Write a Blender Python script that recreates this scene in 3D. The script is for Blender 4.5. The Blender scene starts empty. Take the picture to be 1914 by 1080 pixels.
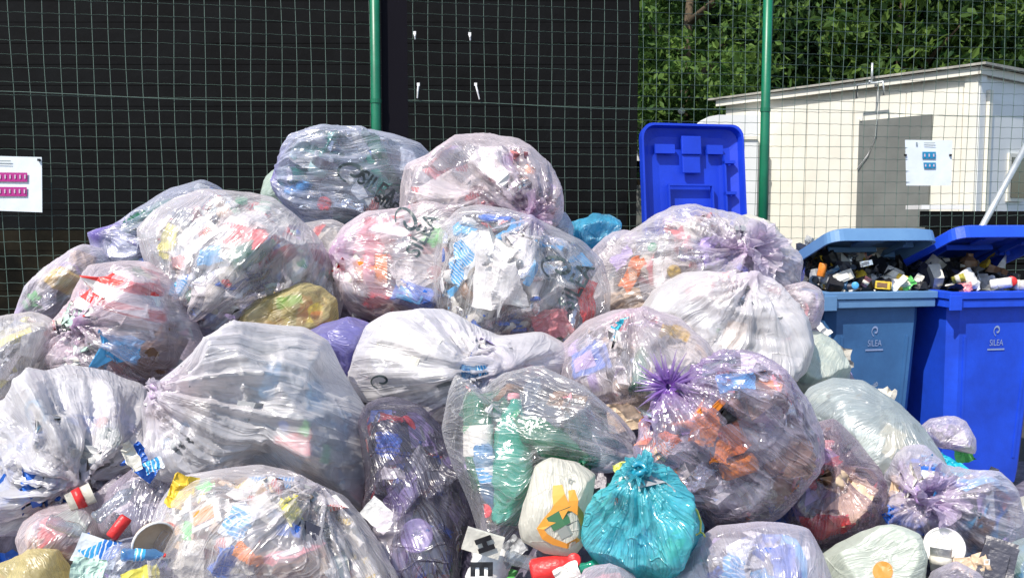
import bpy, bmesh, math, random
import numpy as np
from mathutils import Vector, Matrix
from mathutils.bvhtree import BVHTree
random.seed(7); RNG = np.random.default_rng(7)
SC = bpy.context.scene
COL = SC.collection
# ---------------- camera, world, sun, exposure ----------------
F = 1657.0; CAMP = Vector((0, 0, 1.42)); PITCH = math.radians(4.83)
cam = bpy.data.objects.new("camera", bpy.data.cameras.new("camera")); COL.objects.link(cam)
cam.location = CAMP; cam.rotation_euler = (math.pi/2 - PITCH, 0, 0)
cam.data.sensor_width = 36; cam.data.lens = 36*F/1914; cam.data.clip_end = 600
SC.camera = cam
SUN = Vector((-0.42, -0.50, 0.86)).normalized()
world = bpy.data.worlds.new("World"); SC.world = world; world.use_nodes = True
wn = world.node_tree.nodes; wl = world.node_tree.links
sky = wn.new("ShaderNodeTexSky"); sky.sky_type = 'NISHITA'; sky.sun_disc = False
sky.sun_elevation = math.asin(SUN.z); sky.sun_rotation = math.atan2(SUN.x, SUN.y) % (2*math.pi)
bg = wn["Background"]; bg.inputs[1].default_value = 0.15
wl.new(sky.outputs[0], bg.inputs[0])
sl = bpy.data.lights.new("sun", 'SUN'); sl.energy = 4.3; sl.angle = math.radians(0.5); sl.color = (1, 0.93, 0.84)
so = bpy.data.objects.new("sun", sl); COL.objects.link(so); so.rotation_euler = SUN.to_track_quat('Z', 'Y').to_euler(); so.location = (-4, -5, 9)
SC.view_settings.view_transform = 'Standard'; SC.view_settings.look = 'None'
SC.view_settings.exposure = 0.42; SC.view_settings.gamma = 1; SC.view_settings.use_curve_mapping = False
SC.cycles.transparent_max_bounces = 40; SC.cycles.max_bounces = 8; SC.cycles.diffuse_bounces = 3
SC.cycles.glossy_bounces = 3; SC.cycles.transmission_bounces = 4; SC.cycles.sample_clamp_indirect = 6
SC.cycles.caustics_reflective = False; SC.cycles.caustics_refractive = False
# ---------------- helpers ----------------
FW = Vector((0, math.cos(PITCH), -math.sin(PITCH))); UP = Vector((0, math.sin(PITCH), math.cos(PITCH))); RT = Vector((1, 0, 0))
def ray(px, py): return FW + RT*((px-957)/F) + UP*((540-py)/F)
def at(px, py, Y):
    r = ray(px, py); return CAMP + r*(Y/r.y)
def tag(o, label=None, cat=None, group=None, kind=None):
    if label: o["label"] = label
    if cat: o["category"] = cat
    if group: o["group"] = group
    if kind: o["kind"] = kind
    return o
def link(o, parent=None):
    COL.objects.link(o)
    if parent is not None: o.parent = parent
    return o
def mesh(name, verts, faces, mat=None, parent=None, smooth=False, mi=None):
    me = bpy.data.meshes.new(name)
    me.from_pydata([tuple(v) for v in verts] if not isinstance(verts, np.ndarray) else verts.tolist(), [], faces if not isinstance(faces, np.ndarray) else faces.tolist())
    for m in (mat if isinstance(mat, (list, tuple)) else [mat]):
        if m: me.materials.append(m)
    if smooth: me.polygons.foreach_set("use_smooth", [True]*len(me.polygons))
    if mi is not None: me.polygons.foreach_set("material_index", np.asarray(mi, dtype=np.int32))
    me.update()
    return link(bpy.data.objects.new(name, me), parent)
def empty(name, loc, parent=None):
    o = bpy.data.objects.new(name, None); o.location = loc; o.empty_display_size = 0.1
    return link(o, parent)
class MB:
    """collects boxes, tubes and lathes into one mesh"""
    def __init__(s): s.v = []; s.f = []
    def add(s, vs, fs):
        b = len(s.v); s.v += [Vector(v) for v in vs]; s.f += [tuple(i+b for i in f) for f in fs]; return s
    def box(s, lo, hi, M=None):
        vs = [Vector((x, y, z)) for z in (lo[2], hi[2]) for y in (lo[1], hi[1]) for x in (lo[0], hi[0])]
        if M: vs = [M @ v for v in vs]
        return s.add(vs, [(0,2,3,1),(4,5,7,6),(0,1,5,4),(2,6,7,3),(0,4,6,2),(1,3,7,5)])
    def hexa(s, p):   # 8 points, bottom loop then top loop
        return s.add(p, [(3,2,1,0),(4,5,6,7),(0,1,5,4),(1,2,6,5),(2,3,7,6),(3,0,4,7)])
    def tube(s, pts, r, n=8, cap=True):
        pts = [Vector(p) for p in pts]; rs = r if isinstance(r, (list, tuple)) else [r]*len(pts); vs = []; fs = []
        for i, p in enumerate(pts):
            d = (pts[min(i+1, len(pts)-1)]-pts[max(i-1, 0)]).normalized()
            a = d.orthogonal().normalized() if abs(d.z) > .9 or abs(d.z) < .1 and False else d.cross(Vector((0.013, 0.21, 1)) if abs(d.z) < .9 else Vector((1, 0.1, 0))).normalized()
            b = d.cross(a)
            for k in range(n):
                t = 2*math.pi*k/n; vs.append(p+(a*math.cos(t)+b*math.sin(t))*rs[i])
        for i in range(len(pts)-1):
            for k in range(n):
                k2 = (k+1) % n; fs.append((i*n+k, i*n+k2, (i+1)*n+k2, (i+1)*n+k))
        if cap: fs += [tuple(range(n))[::-1], tuple(range((len(pts)-1)*n, len(pts)*n))]
        return s.add(vs, fs)
    def lathe(s, prof, n=16, axis='z'):   # prof: (r, h)
        vs = []; fs = []
        for r, h in prof:
            for k in range(n):
                t = 2*math.pi*k/n
                vs.append((r*math.cos(t), r*math.sin(t), h) if axis == 'z' else (h, r*math.cos(t), r*math.sin(t)))
        for i in range(len(prof)-1):
            for k in range(n):
                k2 = (k+1) % n; fs.append((i*n+k, i*n+k2, (i+1)*n+k2, (i+1)*n+k))
        return s.add(vs, fs)
    def obj(s, name, mat, parent=None, smooth=False, bevel=0):
        o = mesh(name, s.v, s.f, mat, parent, smooth)
        if bevel:
            bm = bmesh.new(); bm.from_mesh(o.data)
            bmesh.ops.bevel(bm, geom=bm.edges[:], offset=bevel, segments=2, affect='EDGES', profile=.6)
            bm.to_mesh(o.data); bm.free()
        return o
# vectorised noise
def _h(ix, iy, iz, seed):
    n = (ix.astype(np.int64)*374761393 + iy.astype(np.int64)*668265263 + iz.astype(np.int64)*2147483647 + int(seed)*144665) & 0xffffffff
    n = ((n ^ (n >> 13))*1274126177) & 0xffffffff
    n = ((n ^ (n >> 16))*2246822519) & 0xffffffff
    return ((n ^ (n >> 15)) & 0xffffff)/float(0xffffff)
def vn(P, seed=0):      # smooth value noise, -1..1
    P = np.asarray(P, dtype=float); i = np.floor(P).astype(np.int64); f = P-i; f = f*f*f*(f*(f*6-15)+10)
    x, y, z = i[:,0], i[:,1], i[:,2]; r = 0
    for dx in (0,1):
        for dy in (0,1):
            for dz in (0,1):
                w = (f[:,0] if dx else 1-f[:,0])*(f[:,1] if dy else 1-f[:,1])*(f[:,2] if dz else 1-f[:,2])
                r = r + w*_h(x+dx, y+dy, z+dz, seed)
    return r*2-1
def ridge(P, seed=0): return 1-2*np.abs(vn(P, seed))
_cs = {}
def cubesphere(N):
    if N not in _cs:
        bm = bmesh.new(); bmesh.ops.create_cube(bm, size=2)
        bmesh.ops.subdivide_edges(bm, edges=bm.edges[:], cuts=N-1, use_grid_fill=True)
        V = np.array([v.co[:] for v in bm.verts]); V = np.tan(V*math.pi/4*.98)/math.tan(math.pi/4*.98)
        V /= np.linalg.norm(V, axis=1)[:, None]
        Fc = np.array([[v.index for v in f.verts] for f in bm.faces]); bm.free(); _cs[N] = (V, Fc)
    return _cs[N]
# ---------------- materials ----------------
def newmat(name):
    m = bpy.data.materials.new(name); m.use_nodes = True; nt = m.node_tree; nt.nodes.clear()
    return m, nt
def nd(nt, t, **k):
    n = nt.nodes.new(t)
    for a, b in k.items():
        if a.startswith('i_'): 
            key = a[2:]; key = int(key) if key.isdigit() else key
            n.inputs[key].default_value = b
        else: setattr(n, a, b)
    return n
def c4(c): return (c[0], c[1], c[2], 1)
def pmat(name, col, rough=.5, metal=0, var=.0, scale=8, bump=0, bscale=40, spec=.5, col2=None, coord='Object', trans=0, dirt=None):
    m, nt = newmat(name); L = nt.links.new
    p = nd(nt, 'ShaderNodeBsdfPrincipled'); out = nd(nt, 'ShaderNodeOutputMaterial')
    p.inputs['Roughness'].default_value = rough; p.inputs['Metallic'].default_value = metal; p.inputs['Base Color'].default_value = c4(col)
    p.inputs['Specular IOR Level'].default_value = spec
    tc = nd(nt, 'ShaderNodeTexCoord')
    if var or col2:
        n = nd(nt, 'ShaderNodeTexNoise', i_Scale=scale, i_Detail=5, i_Roughness=.62); L(tc.outputs[coord], n.inputs['Vector'])
        r = nd(nt, 'ShaderNodeValToRGB'); L(n.outputs['Fac'], r.inputs[0])
        a = col2 or tuple(c*(1-var) for c in col); b = col if col2 else tuple(min(1, c*(1+var)) for c in col)
        r.color_ramp.elements[0].color = c4(a); r.color_ramp.elements[0].position = .36; r.color_ramp.elements[1].color = c4(b); r.color_ramp.elements[1].position = .64
        L(r.outputs[0], p.inputs['Base Color'])
    if bump:
        n2 = nd(nt, 'ShaderNodeTexNoise', i_Scale=bscale, i_Detail=4); L(tc.outputs[coord], n2.inputs['Vector'])
        b_ = nd(nt, 'ShaderNodeBump', i_Strength=bump, i_Distance=.01); L(n2.outputs['Fac'], b_.inputs['Height']); L(b_.outputs[0], p.inputs['Normal'])
    if trans:
        t = nd(nt, 'ShaderNodeBsdfTranslucent'); t.inputs[0].default_value = c4(col); mx = nd(nt, 'ShaderNodeMixShader'); mx.inputs[0].default_value = trans
        L(p.outputs[0], mx.inputs[1]); L(t.outputs[0], mx.inputs[2]); L(mx.outputs[0], out.inputs[0])
    else: L(p.outputs[0], out.inputs[0])
    return m
M = {}
M['post'] = pmat('green_paint', (.006, .15, .075), .38, var=.15, bump=.05)
M['wire'] = pmat('green_coated_wire', (.11, .17, .14), .45)
M['galv'] = pmat('galvanised_steel', (.55, .58, .58), .42, .6, var=.12, scale=20)
M['darkwood'] = pmat('black_stained_board', (.0050, .0058, .0068), .8, col2=(.0030, .0032, .0038), scale=3, bump=.3, bscale=18, spec=.12)
M['brownwood'] = pmat('weathered_dark_board', (.020, .017, .011), .85, col2=(.005, .005, .004), scale=3, bump=.3, bscale=18, spec=.08)
M['darkcol'] = pmat('dark_purple_column', (.006, .005, .009), .7, spec=.1)
M['white'] = pmat('white_plastic', (.8, .8, .8), .4)
M['sheet'] = pmat('laminated_paper', (.72, .78, .82), .25, var=.05, scale=10, bump=.25, bscale=9)
M['magenta'] = pmat('magenta_print', (.42, .02, .22), .4)
M['teal'] = pmat('teal_print', (.01, .22, .42), .4)
M['palemark'] = pmat('pale_print', (.55,.45,.55), .5)
M['greytext'] = pmat('grey_print', (.25, .3, .32), .5)
M['ground'] = pmat('asphalt', (.06, .058, .055), .9, col2=(.035, .034, .033), scale=6, bump=.6, bscale=120)
M['cream'] = pmat('cream_painted_metal', (.76, .74, .65), .55, var=.07, scale=2.2, bump=.06, bscale=12)
M['greydoor'] = pmat('grey_painted_metal', (.17, .18, .17), .5, var=.12, scale=3)  # grey of skirt and shutter; on the shed wall it paints a shadow
M['whitewall'] = pmat('white_wall', (.78, .80, .80), .5, var=.04, scale=2)
M['roof'] = pmat('roof_felt', (.35, .34, .3), .8, var=.2)
M['glassdark'] = pmat('dark_window_glass', (.02, .025, .025), .08, spec=.7)
M['black'] = pmat('black_plastic', (.012, .012, .014), .35)
M['bark'] = pmat('bark', (.09, .065, .04), .9, var=.4, scale=12, bump=.7)
def leafmat(name, a, b):
    m, nt = newmat(name); L = nt.links.new
    g = nd(nt, 'ShaderNodeNewGeometry'); r = nd(nt, 'ShaderNodeValToRGB'); L(g.outputs['Random Per Island'], r.inputs[0])
    r.color_ramp.elements[0].color = c4(a); r.color_ramp.elements[1].color = c4(b)
    d = nd(nt, 'ShaderNodeBsdfPrincipled', i_Roughness=.65); d.inputs['Specular IOR Level'].default_value = .25; t = nd(nt, 'ShaderNodeBsdfTranslucent'); mx = nd(nt, 'ShaderNodeMixShader'); mx.inputs[0].default_value = .4
    out = nd(nt, 'ShaderNodeOutputMaterial')
    L(r.outputs[0], d.inputs['Base Color']); L(r.outputs[0], t.inputs[0]); L(d.outputs[0], mx.inputs[1]); L(t.outputs[0], mx.inputs[2]); L(mx.outputs[0], out.inputs[0])
    return m
M['leafA'] = leafmat('dark_leaf', (.006, .022, .008), (.035, .085, .022))
M['leafB'] = leafmat('yellow_green_leaf', (.03, .09, .02), (.15, .25, .05))
M['leafC'] = leafmat('mid_green_leaf', (.012, .05, .014), (.12, .20, .035))
# bins
def binmat(name, col, col2):
    m = pmat(name, col, .48, col2=col2, scale=3.5, bump=.08, bscale=90)
    return m
M['binblue'] = binmat('bright_blue_plastic', (.014, .085, .74), (.012, .06, .52))
M['binfade'] = binmat('faded_blue_plastic', (.05, .16, .36), (.035, .11, .26))
M['binfaderim'] = binmat('sun_bleached_blue_plastic', (.13, .27, .48), (.10, .22, .42))
M['bindark'] = binmat('deep_blue_plastic', (.008, .05, .62), (.006, .04, .5))
M['logo'] = pmat('moulded_white_print', (.26, .34, .55), .5)
# ---------------- ground ----------------
gm = MB(); gm.add([(-300,-60,0),(300,-60,0),(300,400,0),(-300,400,0)], [(0,1,2,3)]); tag(gm.obj('ground', M['ground']), kind='structure')
# ---------------- dark timber building behind the fence ----------------
YB = 6.35
base = at(400, 400, YB); base.z = 0
bld = tag(empty('timber_building', (base.x, YB, 0)), 'black stained timber clad building behind the wire fence, left of the trees', 'building')
core = MB(); core.box((-6.5, .03, 0), (at(1168, 300, YB).x-base.x, 3.2, 4.4)); core.obj('wall', M['darkwood'], bld)
bh = .145
for i in range(29):
    z0 = i*bh; xr = at(1172+21*max(0, min(1, (z0-1.3)/1.6)), 300, YB).x-base.x
    b = MB(); dy = random.uniform(0, .003); b.box((-6.5, -.012-dy, z0+.0018), (xr+random.uniform(-.004,.004), .022, z0+bh-.0018))
    b.obj('cladding_board', M['brownwood'] if z0 < 1.25 else M['darkwood'], bld)
b = MB(); b.box((at(1178, 300, YB).x-base.x, -.03, 0), (at(1193, 0, YB).x-base.x+.0, .1, 4.4)); b.obj('corner_board', M['darkwood'], bld)
r_ = MB(); r_.box((-6.6, -.35, 4.4), (at(1205, 300, YB).x-base.x, 3.4, 4.52)); r_.obj('roof', M['roof'], bld)
# ---------------- wire mesh fence ----------------
TA = .18; Z0 = 5.3
def fence_pt(px, z):    # on the oblique fence plane Y = Z0 + TA*X'
    u = (px-957)/F/1.0
    Y = Z0/(1-TA*u); r = ray(px, 400); X = r.x/r.y*Y
    return Vector((X, Y, z))
fdir = Vector((1, TA, 0)).normalized(); fn = Vector((TA, -1, 0)).normalized()
O = Vector((0, Z0, 0))
fence = tag(empty('mesh_fence', O), 'green wire mesh fence with square openings behind the rubbish heap', 'fence')
def s_of(px): p = fence_pt(px, 0); return (p-O).dot(fdir)
def fpos(s, z, off=0): return fdir*s + Vector((0,0,z)) + fn*off
smin, smax = s_of(-250), s_of(2150)
P1, P2 = s_of(705), s_of(1421)
def warp(s, z): return .007*math.sin(s*1.7+z*1.1)+.003*math.sin(z*5+s*3)
ds = .082; k = 0; s = smin; WR = .0017
gapcol = (s_of(713), s_of(768))
while s < smax:
    pts = []
    for j in range(22):
        z = .04 + j*3.3/21; pts.append(fpos(s+warp(s, z)+.003*math.sin(j*.9+k), z, .002*math.sin(j)))
    w = MB(); w.tube(pts, WR, 4, False); w.obj('vertical_wire', M['wire'], fence)
    s += ds*(1+random.uniform(-.04,.04)); k += 1
dz = .0715; z = .05; k = 0
while z < 3.35:
    pts = []; n = int((smax-smin)/(ds/3))
    ph = random.random()*6
    for j in range(n+1):
        s = smin+(smax-smin)*j/n
        pts.append(fpos(s, z+warp(s*.7, z)*.7+.004*abs(math.sin(math.pi*(s-smin)/ds)) + .0018*math.sin(s*5+ph), .0035))
    w = MB(); w.tube(pts, WR, 3, False); w.obj('horizontal_wire', M['wire'], fence)
    z += dz*(1+random.uniform(-.03,.03)); k += 1
for zz in (2.06, .3):
    w = MB(); w.tube([fpos(smin+(smax-smin)*j/30, zz+.012*math.sin(j*.7), .008) for j in range(31)], .0019, 5, False); w.obj('tension_wire', M['wire'], fence)
for P in (P1, P2, P1-(P2-P1)*1.25, P2+(P2-P1)*1.02):
    w = MB(); w.tube([fpos(P, 0, .036), fpos(P, 3.5, .036)], .028, 20); w.obj('post', M['post'], fence, True)
    w = MB(); w.lathe([(.0, 3.53), (.025, 3.525), (.035, 3.5), (.035, 3.47)], 16)
    for i in range(len(w.v)): w.v[i] = w.v[i]+fpos(P, 0, .036)
    w.obj('post_cap', M['black'], fence, True)
    for zz in (.35, 1.2, 2.06, 2.9):
        w = MB(); w.tube([fpos(P, zz-.012, .036), fpos(P, zz+.012, .036)], .0315, 16); w.obj('wire_clamp', M['post'], fence)
# dark column standing behind the mesh, beside the green post
cb = tag(empty('steel_column', O+fdir*((gapcol[0]+gapcol[1])/2)), 'dark purplish square column right of the taller green post', 'column')
w = MB(); hw = (gapcol[1]-gapcol[0])/2-.012
w.hexa([fdir*sx*hw+fn*oy+Vector((0,0,zz)) for zz in (0, 3.5) for sx, oy in ((-1,.012),(1,.012),(1,-.12),(-1,-.12))]); w.obj('shaft', M['darkcol'], cb)
w = MB(); w.hexa([fdir*sx*(hw+.04)+fn*oy+Vector((0,0,zz)) for zz in (0, .015) for sx, oy in ((-1,.06),(1,.06),(1,-.17),(-1,-.17))]); w.obj('base_plate', M['darkcol'], cb)
# brace pole at the right
w = MB(); a = at(1835, 425, 5.35); b = at(1990, 140, 5.45); d = (b-a).normalized()
br = tag(empty('brace_pole', a-d*1.3), 'slanting galvanised pole bracing the fence above the right hand bin', 'pole')
w.tube([Vector((0,0,0)), b-a+d*1.3], .019, 14); w.obj('tube', M['galv'], br, True)
w = MB(); w.tube([b-a+d*1.26, b-a+d*1.34], .026, 14); w.obj('end_clamp', M['galv'], br, True)
# cable ties
for n_, (x0, y0, x1, y1, lab) in enumerate([(775,62,776,74,'short white cable tie stub, upper left of the four on the mesh'), (878,64,879,76,'short white cable tie stub, upper right of the four on the mesh'),
        (782,158,780,184,'white cable tie with straight hanging tail, lower left of the four'), (889,158,896,186,'white cable tie with slanting tail, lower right of the four')]):
    p0 = fence_pt(x0, 0); Y = p0.y-.02; a = at(x0, y0, Y); b = at(x1, y1, Y)
    t = tag(empty('cable_tie', a), lab, 'cable tie', 'white cable ties on the mesh')
    w = MB(); w.box((-.008,-.006,-.010), (.008,.006,.008)); w.obj('head', M['white'], t)
    w = MB(); dd = b-a; w.tube([Vector((0,0,0)), dd*.5+Vector((0,-.006,0)), dd], [.0062,.0055,.004], 6); w.obj('strap', M['white'], t)
# notices
def quadpanel(name, pts, mat, parent, org, th=.004, nx=8, ny=6, wav=.006):
    vs = []; fs = []
    for j in range(ny+1):
        for i in range(nx+1):
            u, v = i/nx, j/ny
            p = (pts[0]*(1-u)+pts[1]*u)*(1-v)+(pts[3]*(1-u)+pts[2]*u)*v
            vs.append(p-org+Vector((0, -wav*math.sin(3*u+1.3)*math.cos(2.5*v), 0)))
    for j in range(ny):
        for i in range(nx): a = j*(nx+1)+i; fs.append((a, a+1, a+nx+2, a+nx+1))
    o = mesh(name, vs, fs, mat, parent)
    md = o.modifiers.new('thick', 'SOLIDIFY'); md.thickness = th
    return o
def notice(corners, label, bars, barmat, texts, holes):
    Y = fence_pt(sum(c[0] for c in corners)/4, 0).y-.03
    pts = [at(x, y, Y) for x, y in corners]; org = sum(pts, Vector())/4
    n = tag(empty('notice_sheet', org), label, 'notice', 'notices tied to the mesh')
    quadpanel('sheet', pts, M['sheet'], n, org, wav=.003)
    for q in bars:
        pp = [at(x, y, Y-.010) for x, y in q]; quadpanel('colour_bar', pp, barmat, n, org, .0012, wav=0)
    for q in bars:
        n_ = max(3, int((q[1][0]-q[0][0])/9))
        for i in range(n_):
            x = q[0][0]+(q[1][0]-q[0][0])*(i+.5)/n_; y0 = q[0][1]+(q[3][1]-q[0][1])*.28; y1 = q[0][1]+(q[3][1]-q[0][1])*.72
            pp = [at(x_, y_, Y-.014) for x_, y_ in ((x-1.0,y0),(x+1.6,y0),(x+1.6,y1),(x-1.0,y1))]; quadpanel('pale_print_mark', pp, M['palemark'], n, org, .0008, 1, 1, 0)
    for x0, y0, x1, y1 in texts:
        pp = [at(x, y, Y-.012) for x, y in ((x0,y0),(x1,y0),(x1,y1),(x0,y1))]; quadpanel('print_line', pp, M['greytext'], n, org, .001, 4, 1, 0)
    for x, y in holes:
        w = MB(); c = at(x, y, Y-.012)-org; w.box(c-Vector((.006,.003,.006)), c+Vector((.006,.012,.006))); w.obj('tie', M['black'], n)
notice([(-85,290),(78,294),(80,397),(-82,391)], 'white notice with two magenta bars on the mesh at the far left', [[(-60,322),(51,323),(51,340),(-60,339)],[(-60,349),(50,350),(50,367),(-60,366)]], M['magenta'],
       [(-30,300,20,302),(-30,305,20,306.5)], [(72,299),(-78,296)])
notice([(1691,262),(1780,263),(1777,347),(1694,347)], 'grey white notice with two teal bars on the mesh before the shed', [[(1724,284),(1749,284),(1749,297),(1724,297)],[(1726,304),(1749,304),(1749,315),(1727,315)]], M['teal'],
       [(1727,267,1748,268.2),(1727,271,1748,272.2),(1712,266,1715,272)], [(1693,290),(1777,290)])
# ---------------- shed ----------------
A = Vector((4.66, 9.0, 0)); B = Vector((2.75, 11.55, 0)); dW = (B-A).normalized(); nW = Vector((dW.y*-1, dW.x, 0)); 
nW = Vector((-dW.y, dW.x, 0)); nW = nW if nW.y < 0 else -nW
dR = -nW; LW = (B-A).length; HS = 2.86
shed = tag(empty('shed', A), 'cream metal site shed with a pitched roof beyond the fence', 'shed')
def wbox(name, s0, s1, z0, z1, o0, o1, mat, d, n, par=shed, bev=0, zt=None):   # along d, outward n
    w = MB(); zt = z1 if zt is None else zt
    w.hexa([d*s0+n*o0+Vector((0,0,z0)), d*s1+n*o0+Vector((0,0,z0)), d*s1+n*o1+Vector((0,0,z0)), d*s0+n*o1+Vector((0,0,z0)),
            d*s0+n*o0+Vector((0,0,z1)), d*s1+n*o0+Vector((0,0,zt)), d*s1+n*o1+Vector((0,0,zt)), d*s0+n*o1+Vector((0,0,z1))])
    return w.obj(name, mat, par, bevel=bev)
nR = dW*-1   # outward of right wall
wbox('wall', 0, LW, .15, HS, -.08, 0, M['cream'], dW, nW)
wbox('wall', 0.0, 4.5, .15, HS, -.08, 0, M['whitewall'], dR, nR)
nP = 5
for i in range(nP):
    s0 = .14+(LW-.14)*i/nP; s1 = .14+(LW-.14)*(i+1)/nP-.012
    wbox('wall_panel', s0, s1, .2, HS-.16, .002, .014, M['cream'], dW, nW)
wbox('corner_post', -.012, .12, .1, HS, .003, .03, M['cream'], dW, nW); wbox('corner_post', .0, .11, .1, HS-.002, .003, .03, M['whitewall'], dR, nR)
wbox('fascia', -.05, LW+.1, HS-.06, HS+.015, .03, .08, M['cream'], dW, nW)
wbox('fascia', -.08, 4.6, HS-.06, HS+.015, .03, .06, M['cream'], dR, nR)
w = MB(); w.hexa([dW*-.12+nW*.12+Vector((0,0,HS+.022)), dW*(LW+.2)+nW*.12+Vector((0,0,HS+.022)), dW*(LW+.2)+dR*4.6+Vector((0,0,HS+.022)), dW*-.12+dR*4.6+Vector((0,0,HS+.022)),
                  dW*-.12+nW*.12+Vector((0,0,HS+.045)), dW*(LW+.2)+nW*.12+Vector((0,0,HS+.045)), dW*(LW+.2)+dR*4.6+Vector((0,0,HS+.10)), dW*-.12+dR*4.6+Vector((0,0,HS+.10))]); w.obj('roof', M['roof'], shed)
def s_on_wall(px):
    r = ray(px, 400); r = Vector((r.x, r.y)) ; # intersect A + dW s with ray
    a = Matrix(((r.x, -dW.x), (r.y, -dW.y))); sol = a.inverted() @ Vector((A.x, A.y)); return sol[1], sol[0]
def z_at(px, py):
    s, t = s_on_wall(px); rr = ray(px, py); Y = (A+dW*s).y; return (CAMP+rr*(Y/rr.y)).z
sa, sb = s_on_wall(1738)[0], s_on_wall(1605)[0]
wbox('door', sa, sb, .25, z_at(1670, 221), .016, .05, M['greydoor'], dW, nW)  # added grey slab, its colour paints a cast shadow; no real door
wbox('door_frame', sb+.004, sb+.035, .25, z_at(1670, 221)+.02, .016, .045, M['cream'], dW, nW)  # cream edging strip added beside the painted shadow, frames no door
# lamp bracket and cable on the wall
sm = s_on_wall(1640)[0]; zb = z_at(1640, 160)
w = MB(); w.tube([dW*sm+nW*.02+Vector((0,0,zb)), dW*sm+nW*.25+Vector((0,0,zb+.02))], .012, 8)
w.tube([dW*(sm-.16)+nW*.22+Vector((0,0,zb-.14)), dW*(sm-.15)+nW*.23+Vector((0,0,zb)), dW*(sm+.15)+nW*.23+Vector((0,0,zb)), dW*(sm+.16)+nW*.22+Vector((0,0,zb-.14))], .013, 8)
w.tube([dW*sm+nW*.2+Vector((0,0,zb)), dW*sm+nW*.2+Vector((0,0,zb+.22))], .012, 8); w.obj('lamp_bracket', M['galv'], shed, True)
w = MB(); w.tube([dW*(sm+x)+nW*.07+Vector((0,0,zb-zz)) for x, zz in ((0,0),(0,.3),(.01,.55),(.10,.75),(.22,.9))], .006, 6); w.obj('cable', M['white'], shed, True)
# right wall door and window
wbox('side_door', .22, .95, .3, HS-.28, .012, .04, M['whitewall'], dR, nR)
wbox('door_frame', .13, .20, .25, HS-.2, .012, .06, M['cream'], dR, nR)
wf = wbox('window_frame', .60, 1.0, 1.55, 2.05, .042, .07, M['cream'], dR, nR)
wbox('pane', .64, .96, 1.59, 2.01, .072, .078, M['glassdark'], dR, nR, wf)
wbox('handle', .25, .29, 1.25, 1.37, .042, .075, M['black'], dR, nR)
for i in range(3): wbox('footing', LW*i/2.2, LW*i/2.2+.3, 0, .15, -.3, -.02, M['roof'], dW, nW)
# white cabin in front of the shed's far end
cp = at(1308, 400, 10.65); cab = tag(empty('site_cabin', (cp.x, 10.65, 0)), 'low white cabin with rounded roof edge behind the upright blue lid', 'cabin')
w = MB(); xe = at(1414, 400, 10.65).x-cp.x
pr = [(0,.2),(0,2.44),(.03,2.52),(.09,2.57),(.2,2.59),(xe,2.59),(xe,.2)]
w.add([Vector((x, yy, z)) for yy in (0, .5) for x, z in pr], [tuple(range(7))]+[tuple(range(13, 6, -1))]+[(i, 7+i, 7+(i+1) % 7, (i+1) % 7) for i in range(7)]); w.obj('body', M['whitewall'], cab)
w = MB(); w.box((.03, -.012, .25), (xe-.02, -.002, .6)); w.obj('skirt', M['greydoor'], cab)
w = MB(); w.box((.02, -.02, 2.30), (xe, -.003, 2.34)); w.obj('trim_strip', M['cream'], cab)
# pale building far left of the lid, garden lamp, low dark wall
cp = at(1150, 400, 15); pb = tag(empty('pale_hut', (cp.x, 15, 0)), 'pale hut with flat white roof glimpsed past the dark building', 'hut')
w = MB(); w.box((0, 0, 0), (.72, 2, 2.3)); w.obj('wall', M['brownwood'], pb); w = MB(); w.box((-.1, -.1, 2.302), (.78, 2.1, 2.75)); w.obj('roof', M['whitewall'], pb)
w = MB(); w.box((.3, -.03, .9), (.68, -.002, 1.9)); w.obj('shutter', M['greydoor'], pb)
lp = at(1274, 208, 12.5); gl = tag(empty('garden_lamp', (lp.x, 12.5, 0)), 'garden lamp with small white globe below the trees', 'lamp')
w = MB(); w.tube([(0,0,0),(0,0,lp.z-.04)], .02, 8); w.obj('pole', M['black'], gl)
V, Fc = cubesphere(6); mesh('globe', V*.05+np.array([0,0,lp.z]), Fc, M['white'], gl, True)
cp = at(1724, 400, 8.0); lw = tag(empty('planter_wall', (cp.x, 8.0, 0)), 'low black slatted planter in front of the shed behind the bins', 'planter')
for i in range(9):
    w = MB(); w.box((0, 0, .02+i*.16), (3.2, .05, .165+i*.16)); w.obj('slat', M['darkwood'], lw)
w = MB(); w.box((0.26, .052, 0), (3.18, .5, 1.40)); w.obj('trough', M['brownwood'], lw)
w = MB(); w.box((-.02, -.02, 1.462), (.42, .3, 1.50)); w.obj('rail_cap', M['white'], lw)
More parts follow.
